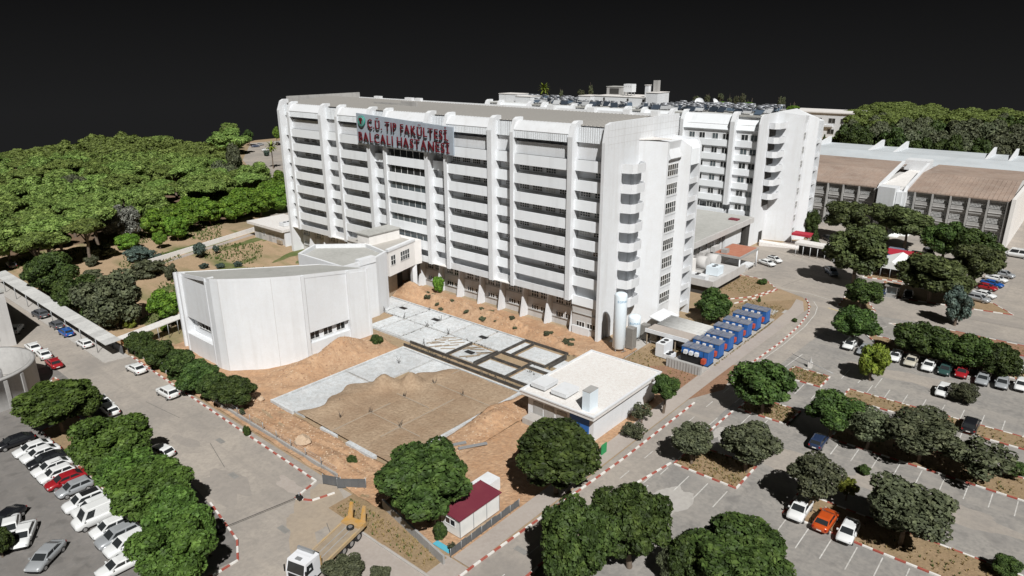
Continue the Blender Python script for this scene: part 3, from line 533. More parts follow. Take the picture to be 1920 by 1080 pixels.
for bi, (a, b) in enumerate(BAY):
    wide = bi % 2 == 1; d = 0.25 if wide else 1.35
    last = bi == 10; d = 1.0 if last else d
    for k, t in enumerate(TOPS):
        MB().box(a, d, t-PH, b, d+0.16, t).build('parapet_panel', M['panel'], H, off=HO)
    if last: MB().box(a, d, 5.75, b, d+0.16, 7.5).build('parapet_panel', M['panel'], H, off=HO)
    else: MB().box(a, d, 6.7, b, d+0.16, 8.05).build('parapet_panel', M['white'], H, off=HO)
    # attic: sloping cap, corrugated hood, dark slot
    if wide:
        MB().extr([(0.15, 36.75), (1.35, 38.25), (3.0, 38.3), (3.0, 38.15), (1.45, 38.1), (0.3, 36.7)], 'x', a, b).build('attic_cap', M['white'], H, off=HO)
        h = MB(); n = int((b-a)/0.42)
        for q in range(n):
            u0 = a+(b-a)*q/n; u1 = a+(b-a)*(q+1)/n; um = (u0+u1)/2
            h.box(u0, 0.20, 35.35, um, 0.27, 36.76); h.box(um, 0.25, 35.35, u1, 0.30, 36.74)
        h.build('attic_hood', M['hood'], H, off=HO)
        MB().box(a, 0.95, 32.45, b, 1.15, 34.7).build('attic_wall', M['white'], H, off=HO)
    else:
        h = MB(); n = int((b-a)/0.45); d2 = d+0.25
        for q in range(n):
            u0 = a+(b-a)*q/n; u1 = a+(b-a)*(q+1)/n; um = (u0+u1)/2
            h.box(u0, d2, 35.4, um, d2+0.1, 38.0); h.box(um, d2+0.05, 35.4, u1, d2+0.12, 37.98)
        h.build('attic_hood', M['hood'], H, off=HO)
        MB().box(a, d2+0.5, 32.45, b, d2+0.7, 35.9).build('attic_wall', M['white'], H, off=HO)
    # recessed wall with its windows
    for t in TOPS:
        if bi != 5: MB().box(a, d+1.1, t-1.0, b, d+1.285, t+0.22).build('spandrel_or_shade', M['spandrel_or_shade'], H, off=HO)  # added boxes: their grey stands for the shadow low in each recess
    yr = d+1.25
    for k, t in enumerate(TOPS[:-1]+[TOPS[-1]]):
        z0 = t+0.1
        if bi == 5: # glazed middle bay
            nn = 6
            window(H, a+0.1, d+0.5, t-0.1+0.0, b-a-0.2, 1.85, nn, 1, glass='glassg' if k > 2 else 'glass', off=HO)
            continue
        ng = 4 if wide else (1 if not last else 2)
        seg = (b-a)/ng
        for g in range(ng):
            if rnd.random() < 0.1: continue
            wv = min(2.3, seg*0.74) if wide else min(2.2, seg*0.8)
            window(H, a+seg*g+(seg-wv)*0.6, yr, z0+0.32, wv, 0.95, 4, 2, off=HO, glass=rnd.choice(['glass', 'glass', 'glass', 'glassg', 'blind']))
# inner walls and floors
core = MB()
for bi, (a, b) in enumerate(BAY):
    wide = bi % 2 == 1; d = 0.25 if wide else 1.35; d = 1.0 if bi == 10 else d
    core.box(a, d+1.29, 6.7, b, d+1.6, 35.0)
core.build('recess_wall', M['white'], H, off=HO)
for k, t in enumerate(TOPS+[8.6]):
    MB().box(-97.0, 0.5 if k < 0 else 1.55, t-PH-0.02, -0.55, 3.0, t-PH+0.16).build('floor_slab', M['white'], H, off=HO)
    for bi, (a, b) in enumerate(BAY):
        if bi % 2 == 1: MB().box(a, 0.42, t-PH-0.02, b, 1.54, t-PH+0.14).build('soffit', M['white'], H, off=HO)
MB().box(-97.0, 0.4, 6.6, -7.7, 3.0, 6.75).build('soffit', M['offwhite'], H, off=HO)
# ground storeys set back behind tapering columns
MB().box(-97.2, 3.0, 0, -6.6, 3.3, 6.6).box(-6.6, 1.3, 0, -0.56, 1.6, 5.7).build('lower_wall', M['soil_wall'], H, off=HO)  # white wall given grey, its shade under the overhang painted in
cols = [-91.2, -85.1, -79.0, -73.0, -67.0, -61.0, -55.0, -48.9, -42.8, -36.7, -30.6, -24.9, -19.0, -12.9, -6.9]
for cx in cols:
    MB().extr([(0.9, 0), (1.75, 4.6), (1.95, 6.6), (2.99, 6.6), (2.99, 0)], 'x', cx-0.2, cx+0.2).build('column', M['white'], H, off=HO)
for a, b in zip([-97]+cols, cols+[-0.6]):
    yy = 2.98 if b < -1 else 1.28
    for z0, hh in ((4.25, 1.5), (1.55, 1.05)):
        if b > -1 and z0 > 4: continue
        for q in (0.20, 0.58):
            window(H, a+(b-a)*q, yy, z0, 1.9, hh, 3, 1 if hh < 1.2 else 2, off=HO, glass='glassg' if (z0 > 4 and rnd.random() < .4) else 'glass')
    MB().box(a+0.5, yy-0.18, 4.1, b-0.3, yy, 4.2).box(a+0.5, yy-0.18, 1.4, b-0.3, yy, 1.5).build('sill', M['grey'], H, off=HO)
MB().box(-6.4, 0.95, 0, -2.6, 1.25, 1.6).build('plinth', M['white'], H, off=HO)
# roof
r = MB(); r.add([(-97.2, 2.4, 38.25), (-0.6, 2.4, 38.1), (-0.6, 15, 39.1), (-97.2, 15, 39.45), (-97.2, 25.6, 38.5), (-0.6, 25.6, 38.2)], [(0, 1, 2, 3), (3, 2, 5, 4)])
n = 118
for i in range(n):
    x = -96.9+96.0*i/(n-1); e = 0.14*(1-i/n)
    r.add([(x-0.09, 2.4, 38.05+e), (x+0.09, 2.4, 38.05+e), (x+0.09, 15, 39.07+e*2.4), (x-0.09, 15, 39.07+e*2.4), (x-0.09, 2.4, 38.25+e), (x+0.09, 2.4, 38.25+e), (x+0.09, 15, 39.27+e*2.4), (x-0.09, 15, 39.27+e*2.4)], [(4, 5, 6, 7), (0, 4, 7, 3), (1, 2, 6, 5), (0, 1, 5, 4)], 1)
r.build('roof', [M['roof'], M['seam']], H, off=HO)
MB().box(-96.9, 25.2, 38.0, -0.6, 25.6, 38.75).build('roof_edge', M['white'], H, off=HO)
MB().box(-97.8, 3.0, 34, -97.35, 25.8, 39.95).build('end_parapet', M['grey'], H, off=HO)
MB().box(-97.36, 3.05, 34, -97.2, 25.7, 39.6).build('end_parapet', M['grey'], H, off=HO)
for (x, y, s) in [(-88, 24.6, 1.2), (-76, 25, 1.3), (-72.5, 25, 1.0), (-30, 24.8, .9), (-11, 24.8, .8), (-4.6, 24.6, .8), (-19.5, 24.7, .9)]:
    MB().box(x-s, y-0.5, 38.2, x+s, y+0.5, 39.3).build('roof_vent', M['white'], H, off=HO)
MB().box(-70.5, 8.8, 38.7, -60, 9.1, 39.35).box(-60.6, 8.7, 38.6, -55.5, 9.2, 39.8).build('roof_duct', M['grey'], H, off=HO)
MB().box(-97.4, 3.3, 0, -0.6, 25.6, 38.0).build('wall', M['white'], H, off=HO)
# gable end wall with tall panelled attic
MB().extr([(0.7, 38.7), (2.0, 39.0), (25.7, 39.0), (25.7, 0.0), (9.9, 0.0), (9.9, 31.2), (5.7, 31.2), (5.7, 0), (3.4, 0), (3.4, 3.4), (3.1, 4.3), (2.3, 5.2), (1.5, 4.3), (1.2, 3.4), (1.2, 0), (0.0, 0.0), (0.0, 35.8)][::-1], 'x', -0.55, 0.02).build('gable_wall', M['white'], H, off=HO)
MB().box(-0.5, 1.15, 0, -0.35, 3.5, 5.3).build('niche', M['grey'], H, off=HO)
g = MB()
for q in range(24): g.box(0.02, 1.0+q*1.02, 34.4, 0.032, 1.03+q*1.02, 38.8)
for z in (35.4, 36.6, 37.7): g.box(0.02, 0.6, z, 0.033, 25.6, z+0.03)
g.build('panel_joint', M['soil_wall'], H, off=HO)
MB().box(-4.0, 5.7, 0, -3.9, 9.9, 31.2).build('balcony_back_wall', M['grey'], H, off=HO)  # off-white wall coloured grey so the recess shade sits in its colour
MB().box(-3.9, 5.4, 0, -0.55, 5.69, 31.2).box(-3.9, 9.91, 0, -0.55, 10.2, 31.2).build('balcony_side_wall', M['grey'], H, off=HO)
# rounded balconies, one per storey
bal = MB(); P0 = [(-3.85, 5.72), (-3.85, 9.88), (0.05, 10.9), (1.9, 10.55), (2.35, 9.6), (2.35, 7.0), (1.9, 6.1), (0.05, 5.7)]
bal.prism(P0, 0, 0.16)
ring = [(0.05, 5.72), (1.85, 6.15), (2.3, 7.05), (2.3, 9.55), (1.85, 10.5), (0.5, 11.0)]
for a, b in zip(ring, ring[1:]):
    a, b = Vector(a), Vector(b); c = (a+b)/2; d = (b-a).normalized(); bal.obox(c, d, (-d.y, d.x), (b-a).length/2+0.02, 0.07, 0.0, 1.62)
bm_ = bal.mesh('balcony', M['white'])
door = MB().box(-3.88, 6.2, 0.2, -3.82, 7.3, 2.3).mesh('balcony_door', M['glass']); rail = MB().cyl((-2.6, 6.0, 0.2), (-2.6, 6.0, 2.6), 0.05, n=6).cyl((-2.2, 6.6, 0.2), (-2.2, 6.6, 2.6), 0.05, n=6).cyl((-2.6, 6.0, 2.6), (-1.6, 7.6, 2.7), 0.05, n=6).mesh('ladder', M['black'])
for k in range(8):
    z = 30.1-3.52*k
    o = place(bm_, 'balcony', H, (-HO[0], 0, z)); place(door, 'balcony_door', o, (0, 0, 0)); place(rail, 'ladder', o, (0.3, 0, 0))
# stair tower: two splayed walls, window bay, loggia and end fin
T = [(0.02, 11.1), (4.0, 14.4), (4.0, 15.0), (3.75, 15.0), (3.75, 19.5), (3.95, 19.6), (5.3, 20.9), (5.3, 21.2), (3.4, 21.2), (3.4, 24.4), (0.02, 24.4)]
MB().prism(T, 0, [35.3, 34.9, 34.6, 33.6, 33.6, 34.9, 33.6, 33.6, 34.4, 34.4, 34.6]).build('stair_tower', M['white'], H, off=HO)
MB().extr([(0.02, 35.0), (4.8, 34.8), (5.55, 33.3), (5.55, 0), (0.02, 0)], 'y', 24.4, 24.8).build('end_fin', M['white'], H, off=HO)
MB().prism([(0.02, 10.95), (4.15, 14.3), (4.3, 15.2), (0.02, 16.0)], 35.32, 35.45).build('tower_cap', M['roofwhite'], H, off=HO)
MB().extr([(3.38, 34.5), (4.7, 34.5), (5.4, 33.2), (5.4, 30.2), (3.38, 30.2)], 'y', 21.22, 24.38).build('loggia_hood', M['panel'], H, off=HO)
MB().extr([(3.72, 33.6), (3.72, 31.6), (4.0, 31.6), (4.4, 31.9)], 'y', 15.05, 19.4).build('window_hood', M['white'], H, off=HO)
for k in range(8):
    z = 28.6-3.52*k
    window(H, 3.74, 15.25, z, 4.0, 2.15, 5, 2, rz=math.pi/2, off=HO)
    MB().box(3.6, 15.05, z-0.3, 3.86, 19.45, z-0.12).build('sill', M['white'], H, off=HO)
    if k < 8:
        zz = 26.6-3.52*k
        if zz > 0.5: MB().box(3.4, 21.2, zz, 5.35, 24.4, zz+0.18).box(5.2, 21.2, zz+0.18, 5.35, 24.4, zz+1.05).build('loggia_floor', M['white'], H, off=HO)
# ---------------------------------------------------------------- sign board
SB = thing('sign_board', 'blue grey sign board with dark red hospital lettering high on the white front', 'sign', (-50, -0.6, 30.9))
MB().add([(-15.1, 0, 0.2), (15.1, 0, -0.1), (15.1, 0, 5.4), (-15.1, 0, 6.7), (-15.1, 0.3, 0.2), (15.1, 0.3, -0.1), (15.1, 0.3, 5.4), (-15.1, 0.3, 6.7)], [(0, 1, 2, 3), (4, 7, 6, 5), (0, 4, 5, 1), (1, 5, 6, 2), (2, 6, 7, 3), (3, 7, 4, 0)]).build('board', M['signboard'], SB)
gl = {}
def glyph(ch, size, dep, mt, name='letter'):
    k = (ch, size, mt)
    if k not in gl:
        cu = bpy.data.curves.new('glyph', 'FONT'); cu.body = ch; cu.size = size; cu.extrude = dep; cu.offset = -0.004*size
        cu.resolution_u = 2
        ob = bpy.data.objects.new('glyph', cu); COL.objects.link(ob)
        dg = bpy.context.evaluated_depsgraph_get(); me = bpy.data.meshes.new_from_object(ob.evaluated_get(dg))
        w_ = max((v.co.x for v in me.vertices), default=size*0.4); bpy.data.objects.remove(ob); bpy.data.curves.remove(cu)
        me.materials.clear(); me.materials.append(M[mt]); gl[k] = (me, w_)
    return gl[k]
def write(parent, text, x0, x1, y, za, zb, size, dep, mt, name='letter'):
    ws = [(glyph(c, size, dep, mt)[1]+size*0.12 if c != ' ' else size*0.33) for c in text]; tot = sum(ws); sc = (x1-x0)/tot; x = x0
    for c, w_ in zip(text, ws):
        t = (x-x0)/(x1-x0)
        if c != ' ': place(glyph(c, size, dep, mt)[0], name, parent, (x, y, za+(zb-za)*t), (math.pi/2, 0, 0), (sc, 1, 1))
        x += w_*sc
write(SB, 'Ç.Ü. TIP FAKÜLTESİ', -11.0, 14.0, -0.34, 3.75, 2.75, 2.75, 0.11, 'redletter')
write(SB, 'BALCALI HASTANESİ', -14.4, 14.6, -0.34, 0.75, 0.2, 2.9, 0.11, 'redletter')
em = MB().cyl((-13.0, -0.05, 5.1), (-13.0, -0.42, 5.1), 1.16, n=28, mi=0).build('emblem', [M['teal']], SB)
MB().cyl((-13.0, -0.42, 5.1), (-13.0, -0.46, 5.1), 0.97, n=28).build('emblem_ring', M['signboard'], em)
MB().cyl((-13.0, -0.46, 5.1), (-13.0, -0.5, 5.1), 0.85, n=28).build('emblem_disc', M['teal'], em)
MB().prism([(-13.55, -0.56), (-12.45, -0.56), (-12.45, -0.5), (-13.55, -0.5)], 5.15, 5.75).prism([(-13.3, -0.56), (-12.7, -0.56), (-12.7, -0.5), (-13.3, -0.5)], 4.5, 5.15).build('emblem_mark', M['redletter'], em)
# ---------------------------------------------------------------- second hospital block behind
BO = (-50, 80, 0)
B = thing('hospital_wing', 'second white hospital slab behind the first with rows of solar panels on its roof', 'hospital', BO)
bf = [(-101, -100), (-95.5, -94.7), (-82.8, -81.7), (-77.0, -76.1), (-65.5, -64.4), (-60.0, -59.1), (-46.4, -45.3), (-40.6, -39.7), (-31.7, -30.6), (-27.6, -26.7), (-13.2, -12.0), (-5.75, -5.2)]
for a, b in bf[:-1]:
    MB().extr([(80.2, 0 if b > -6 else 10.8), (80.2, 32.8), (81.4, 34.8), (82.2, 35.2), (84, 35.2), (84, 0 if b > -6 else 10.8)], 'x', a, b).build('fin', M['white'], B, off=BO)
for bi in range(11):
    a, b = bf[bi][1], bf[bi+1][0]; d = 80.7 if bi % 2 else 81.6
    MB().extr([(d, 30.6), (d+1.6, 34.4), (d+2.6, 34.5), (d+2.6, 34.2), (d+1.7, 34.1), (d+0.1, 30.4)], 'x', a, b).build('attic_hood', M['panel'], B, off=BO)
    MB().box(a, d+0.5, 10.9 if b < -6 else 0, b, d+0.8, 32).build('recess_wall', M['white'], B, off=BO)
    for k in range(6 if b < -6 else 7):
        z = 28.0-3.7*k
        MB().box(a, d, z-1.75, b, d+0.5, z-0.1).build('parapet_panel', M['panel'], B, off=BO)
        if a > -60:
            for q in ([0.12, 0.34, 0.62, 0.84] if bi % 2 else [0.22, 0.62]):
                window(B, a+(b-a)*q, d+0.48, z, 1.7 if bi % 2 else 1.9, 1.55, 2, 1, off=BO, glass='glassg' if rnd.random() < .3 else 'glass')
MB().box(-100, 83, 0, -5.7, 104, 34.0).build('wall', M['white'], B, off=BO)
MB().box(-101, 82.3, 34.0, -5.3, 106, 34.45).build('roof', M['roofgrey'], B, off=BO)
for x in (-57, -51, -45, -39, -33, -27.2, -20.5, -14.5):
    MB().extr([(80.9, 0), (82.6, 10.8), (83.2, 10.8), (83.0, 0)], 'x', x-0.4, x+0.4).build('column', M['white'], B, off=BO)
MB().extr([(81.0, 34.2), (82.4, 34.8), (106, 34.9), (106, 0), (80.2, 0), (80.2, 32.5)], 'x', -5.5, -5.2).build('gable_wall', M['white'], B, off=BO)
TB = [(-5.2, 91.6), (1.4, 93.6), (1.4, 94.2), (1.1, 94.2), (1.1, 96.6), (1.5, 96.7), (3.5, 98.6), (3.5, 98.9), (2.2, 98.9), (2.2, 101), (4.0, 101), (4.0, 101.4), (-5.2, 106)]
MB().prism(TB, 0, [35.0, 34.2, 34.2, 32.0, 32.0, 34.0, 33.2, 33.2, 32.5, 32.5, 32.5, 32.5, 35]).build('stair_tower', M['white'], B, off=BO)
b2 = MB(); b2.prism([(-5.0, 86.6), (-3.6, 86.3), (-2.6, 87.2), (-2.2, 91), (-2.8, 92.2), (-5.0, 91.5)], 0, 0.18)
for a, b in zip([(-5.1, 86.6), (-3.6, 86.3), (-2.6, 87.2), (-2.2, 91.0), (-2.6, 92.1)], [(-3.6, 86.3), (-2.6, 87.2), (-2.2, 91.0), (-2.6, 92.1), (-3.2, 92.1)]):
    a, b = Vector(a), Vector(b); c = (a+b)/2; d = (b-a).normalized(); b2.obox(c, d, (-d.y, d.x), (b-a).length/2, 0.08, 0, 1.6)
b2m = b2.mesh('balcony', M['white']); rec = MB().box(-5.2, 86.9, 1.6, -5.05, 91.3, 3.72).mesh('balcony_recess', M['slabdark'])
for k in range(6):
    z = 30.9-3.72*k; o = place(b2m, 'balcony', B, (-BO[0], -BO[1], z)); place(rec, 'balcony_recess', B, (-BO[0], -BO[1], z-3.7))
for k in range(8):
    z = 27.8-3.72*k
    window(B, 1.12, 94.4, z, 2.0, 1.9, 3, 2, rz=math.pi/2, off=BO)
    MB().box(2.2, 98.9, z-1.2, 3.7, 101, z-1.0).box(3.55, 98.9, z-1.0, 3.7, 101, z-0.1).build('loggia_floor', M['white'], B, off=BO)
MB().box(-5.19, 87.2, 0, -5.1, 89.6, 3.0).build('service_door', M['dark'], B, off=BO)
# roof plant of the second block
def roofbox(x0, x1, y0, y1, z0, z1, mt, name, label, cat='roof structure'):
    t = thing(name, label, cat, ((x0+x1)/2, (y0+y1)/2, z0)); o = t.location
    MB().box(x0, y0, z0, x1, y1, z1).build('wall', M[mt], t, off=o)
    MB().box(x0-0.15, y0-0.15, z1, x1+0.15, y1+0.15, z1+0.15).build('roof', M['roofwhite' if mt == 'white' else 'roofgrey'], t, off=o); return t
t = roofbox(-64, -44.5, 92, 104, 34.45, 37.1, 'white', 'penthouse', 'long white penthouse in the middle of the rear roof')
for x in (-60.6, -52, -46.6): MB().box(x, 91.9, 35.1, x+0.6, 91.99, 36.7).build('door', M['dark'], t, off=t.location)
roofbox(-44.3, -40.5, 90, 97, 34.45, 38.7, 'white', 'lift_house', 'tall white lift house at the right end of the rear penthouse')
roofbox(-46.2, -45.0, 92.5, 94, 37.26, 40.7, 'white', 'vent_shaft', 'small white shaft beside the grey chimney on the rear roof')
t = thing('chimney', 'slim grey chimney standing tallest on the rear roof', 'chimney', (-43.4, 94.5, 38.85)); MB().box(-0.75, -0.75, 0, 0.75, 0.75, 3.3).build('stack', M['grey'], t); MB().box(-0.5, -0.5, 3.3, 0.5, 0.5, 3.34).build('flue_opening', M['black'], t)
t = thing('water_tank', 'white speckled water tank raised on the rear penthouse roof', 'water tank', (-54.2, 97, 37.26)); MB().box(-1.5, -1.2, 1.1, 1.5, 1.2, 3.5).build('tank_body', M['white'], t)
for sx_ in (-1.2, 1.2):
    for sy_ in (-.9, .9): MB().box(sx_-.1, sy_-.1, 0, sx_+.1, sy_+.1, 1.1).build('leg', M['pole'], t)
for q in range(4): MB().box(-1.2+q*.7, -1.22, 2.6, -0.95+q*.7, -1.2, 2.85).build('hatch', M['grey'], t)
roofbox(-70, -65.5, 92, 98, 34.45, 36.9, 'white', 'stair_house', 'small white stair house left of the rear penthouse')
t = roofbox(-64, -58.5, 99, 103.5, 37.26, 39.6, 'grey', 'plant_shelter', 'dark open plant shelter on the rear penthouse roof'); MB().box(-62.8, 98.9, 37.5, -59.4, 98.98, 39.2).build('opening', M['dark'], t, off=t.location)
roofbox(-90.5, -84, 84.5, 90, 34.45, 36.4, 'white', 'roof_cabin', 'plain white roof cabin at the left of the rear roof')
roofbox(-99, -91, 86, 92, 34.45, 36.9, 'white', 'roof_cabin', 'white sloping roof cabin at the far left end of the rear roof')
for i, x in enumerate((-32.5, -27.5)):
    t = thing('satellite_dish', ['white satellite dish left of its pair on the rear roof', 'white satellite dish right of its pair on the rear roof'][i], 'satellite dish', (x, 101, 34.45)); MB().cyl((0, 0, 0), (0, 0, 1.2), 0.09).build('mast', M['pole'], t)
    dsh = MB().lathe([(0.05, 0), (0.6, .1), (1.1, .4), (1.3, .6)], 18); o = dsh.build('dish', M['white'], t, loc=(0, 0, 1.3)); o.rotation_euler = (0.9, 0, 0.5+i)
# solar water heaters: collectors leaning on frames with a boiler drum
sw1 = MB().add([(-1.1, -0.9, 0.25), (1.1, -0.9, 0.25), (1.1, 0.8, 1.35), (-1.1, 0.8, 1.35), (-1.1, -0.9, 0.15), (1.1, -0.9, 0.15), (1.1, 0.8, 1.25), (-1.1, 0.8, 1.25)], [(0, 1, 2, 3), (7, 6, 5, 4), (0, 4, 5, 1), (1, 5, 6, 2), (2, 6, 7, 3), (3, 7, 4, 0)])
swa = sw1.mesh('collector', M['collector']); swb = sw1.mesh('collector', M['collblue']); swp = sw1.mesh('collector', M['palepanel']); swt = MB().cyl((-1.0, 0.95, 1.5), (1.0, 0.95, 1.45), 0.22, n=10).mesh('boiler_drum', M['boiler'])
swl = MB().cyl((-1, 0.75, 0), (-1, 0.9, 1.3), 0.05, n=5).cyl((1, 0.75, 0), (1, 0.9, 1.3), 0.05, n=5).cyl((-1, -0.8, 0), (-1, -0.8, 0.25), 0.05, n=5).cyl((1, -0.8, 0), (1, -0.8, 0.25), 0.05, n=5).mesh('stand', M['pole'])
for row in range(7):
    y = 84.2+row*2.9
    for i in range(34):
        x = -97.5+i*2.72+rnd.uniform(-.4, .4)
        if -71 < x < -39.5 and y > 89.5: continue
        if -100 < x < -83 and y < 93: continue
        if rnd.random() < 0.16: continue
        t = thing('solar_water_heater', 'dark solar water heater among the rows on the rear hospital roof', 'solar heater', (x, y+rnd.uniform(-.3, .3), 34.45), rnd.uniform(-.25, .25)+(rnd.choice([0, 0, 0.5, -0.6])), 'solar water heaters on the rear roof')
        place(rnd.choice([swa, swa, swa, swb, swp, swp]), 'collector', t, rz=(rnd.uniform(-.45, .1), 0, 0)); place(swt, 'boiler_drum', t); place(swl, 'stand', t)
# ---------------------------------------------------------------- low link block between the slabs
LO = (-20, 50, 0)
K = thing('link_building', 'low grey flat roofed block joining the two hospital slabs', 'building', LO)
MB().box(-40, 26, 7.2, -4.0, 79.8, 8.6).build('roof_fascia', M['soil_wall'], K, off=LO)
rf = MB().box(-39.6, 26.2, 8.6, -4.4, 79.6, 8.68).build('roof', M['roofgrey'], K, off=LO)
sm = MB()
for q in range(26): sm.box(-39.4, 27.5+q*2.05, 8.68, -4.6, 27.56+q*2.05, 8.70)
sm.build('roof_seam', M['grey'], rf)
MB().box(-8, 72.5, 8.68, -5.6, 74.3, 9.0).build('roof_hatch', M['maroon'], K, off=LO)
MB().box(-40, 26, 0, -6.2, 79.8, 7.2).build('wall', M['soil_wall'], K, off=LO)
for q in range(15): 
    window(K, -6.16, 29+q*2.9, 4.9, 2.0, 1.5, 2, 1, rz=math.pi/2, off=LO)
for q in range(13): MB().box(-6.16, 30+q*3.8, 0, -5.9, 30.5+q*3.8, 7.2).build('pilaster', M['white'], K, off=LO)
for q in range(5): MB().box(-6.1, 33+q*6.5, 3.3, -5.0, 36+q*6.5, 4.6).build('duct', M['soil_wall'], K, off=LO)
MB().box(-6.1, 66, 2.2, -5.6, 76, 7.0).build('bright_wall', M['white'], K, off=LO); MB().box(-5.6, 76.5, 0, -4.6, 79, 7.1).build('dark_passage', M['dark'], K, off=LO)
MB().box(-6.2, 36.5, 2.3, 5.2, 53.5, 2.55).box(5.0, 36.5, 2.55, 5.2, 53.5, 3.5).box(-6.1, 36.3, 2.0, 5.2, 36.5, 3.5).box(5.0, 36.5, 1.6, 5.2, 53.5, 2.3).build('terrace', M['soil_wall'], K, off=LO)
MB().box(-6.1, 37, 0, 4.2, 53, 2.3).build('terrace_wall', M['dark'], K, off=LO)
MB().box(-5.9, 36.9, 2.55, -4.6, 37.1, 7).box(-5.9, 36.9, 2.55, -5.7, 40, 6.9).build('screen_wall', M['white'], K, off=LO)
MB().box(-5.8, 55, 0, 3.2, 66, 0.6).build('loading_step', M['kgrey'], K, off=LO)
def ac(x, y, z, sx_, sy_, h, label, mt='white', fans=2):
    t = thing('air_conditioner', label, 'air conditioner', (x, y, z)); MB().box(-sx_, -sy_, 0.1, sx_, sy_, h).build('casing', M[mt], t)
    for i in range(fans):
        c = (i-(fans-1)/2)*min(1.2, 2*sy_/fans); MB().cyl((0, c, h), (0, c, h+0.06), min(.45, sx_*.7), n=14).build('fan_grille', M['black'], t)
    for a in (-.7, .7): MB().box(-sx_*.9, a*sy_-.08, 0, sx_*.9, a*sy_+.08, 0.1).build('foot', M['pole'], t)
    return t
ac(0.5, 38.6, 2.55, 2.2, 0.9, 1.3, 'flat white rooftop chiller nearest the corner of the link terrace')
ac(-2.8, 40.8, 2.55, 1.0, 1.4, 3.6, 'tall beige chiller cabinet behind the white one on the link terrace', 'offwhite')
ac(1.7, 44.6, 2.55, 1.4, 1.5, 2.0, 'pale blue white chiller in the middle of the link terrace', 'tank')
for i, (x, y) in enumerate([(-2.4, 46.3), (-1.2, 49.5)]):
    t = thing('air_handler', ['round ended grey air handling unit in the middle of the terrace', 'round ended grey air handling unit nearest the red canopy'][i], 'air handler', (x, y, 2.55)); c = MB().cyl((-1.5, 0, 1.7), (1.5, 0, 1.7), 1.5, n=18); c.build('drum', M['soil_wall'], t); MB().box(-1.3, -1.0, 0, 1.3, 1.0, .5).build('cradle', M['grey'], t)
CN = thing('entrance_canopy', 'small flat canopy with a faded red roof on posts beside the link block', 'canopy', (0.6, 59, 0))
MB().box(-3.8, -5.0, 4.2, 3.0, 6.0, 4.7).build('canopy_slab', M['grey'], CN); MB().box(-3.5, -4.7, 4.7, 2.7, 5.7, 4.75).build('canopy_roof', M['redroof'], CN); MB().box(-2.2, -4.2, 4.75, -0.8, -2.6, 5.7).build('canopy_box', M['grey'], CN)
for x, y in ((2.8, -4.8), (2.8, 5.6), (-3.5, -4.8), (-3.5, 5.6)): MB().cyl((x, y, 0), (x, y, 4.2), 0.18, n=8).build('post', M['white'], CN)
MB().box(-3.4, 1.5, 0, 2.6, 4.8, 1.1).build('counter', M['white'], CN)
# ---------------------------------------------------------------- auditorium
AO = (-44, -38, 0)
A = thing('auditorium_building', 'tall blank white auditorium with a rounded front and grey sloping roof', 'auditorium', AO)
fr = [(-42.9, -49.9), (-41.5, -49.85), (-40.0, -49.3), (-38.2, -47.6), (-36.3, -45.3), (-34.9, -43.0), (-34.0, -40.7), (-33.45, -38.6)]
PA = [(-55.7, -48.9)]+[(-53.3, -49.0), (-53.3, -48.1), (-43.2, -48.3)]+fr+[(-33.45, -37.9), (-34.3, -37.9), (-34.3, -29.4), (-33.3, -29.4), (-33.3, -24.8), (-45.8, -26.2)]
_p = np.array([(-45.8, -26.2, 12.3), (-33.4, -24.8, 13.6), (-33.4, -37.9, 15.4), (-43.2, -49.8, 15.9), (-55.7, -48.9, 14.1)])
RZC = np.linalg.lstsq(np.c_[np.ones(5), _p[:, :2]], _p[:, 2], rcond=None)[0]
def rz_(x, y): # roof plane
    return RZC[0]+RZC[1]*x+RZC[2]*y
ZA = [rz_(*p) for p in PA]
MB().prism(PA, 0, [z-0.6 for z in ZA]).build('wall', M['white'], A, off=AO)
PR_ = [(-55.7, -48.9), (-43.2, -49.8)]+fr[1:]+[(-33.4, -24.8), (-45.8, -26.2)]
n = len(PR_); rm = MB()
cx = sum(p[0] for p in PR_)/n; cy = sum(p[1] for p in PR_)/n
inn = [(cx+(p[0]-cx)*0.982, cy+(p[1]-cy)*0.982) for p in PR_]
rm.add([(x, y, rz_(x, y)-0.12) for x, y in inn], [tuple(range(n))]); o = rm.build('roof', M['roofgrey'], A, off=AO)
rim = MB()
for i in range(n):
    a, b, c, d = PR_[i], PR_[(i+1) % n], inn[(i+1) % n], inn[i]
    q = [(a[0], a[1]), (b[0], b[1]), (c[0], c[1]), (d[0], d[1])]
    v = [(x, y, rz_(x, y)-0.62) for x, y in q]+[(x, y, rz_(x, y)) for x, y in q]
    rim.add(v, [(3, 2, 1, 0), (4, 5, 6, 7), (0, 1, 5, 4), (2, 3, 7, 6)])
rim.build('roof_rim', M['white'], A, off=AO)
# recessed window strips with sloping panels above
MB().prism([(-53.2, -49.15), (-43.2, -49.15), (-43.2, -48.0), (-53.2, -48.0)], 6.6, [rz_(-53.2, -49.15)-.5, rz_(-43.2, -49.15)-.5, rz_(-43.2, -48)-.5, rz_(-53.2, -48)-.5]).build('upper_panel', M['white'], A, off=AO); MB().box(-53.2, -49.5, 0, -43.2, -48.2, 3.6).build('lower_wall', M['white'], A, off=AO)
window(A, -51.0, -48.34, 5.0, 7.0, 1.2, 6, 1, off=AO)
MB().prism([(-34.5, -37.88), (-33.5, -37.88), (-33.5, -29.45), (-34.5, -29.45)], 5.0, [rz_(-34.5, -37.9)-.5, rz_(-33.5, -37.9)-.5, rz_(-33.5, -29.4)-.5, rz_(-34.5, -29.4)-.5]).build('upper_panel', M['white'], A, off=AO); MB().box(-34.2, -37.8, 0, -33.45, -29.5, 3.0).build('lower_wall', M['white'], A, off=AO)
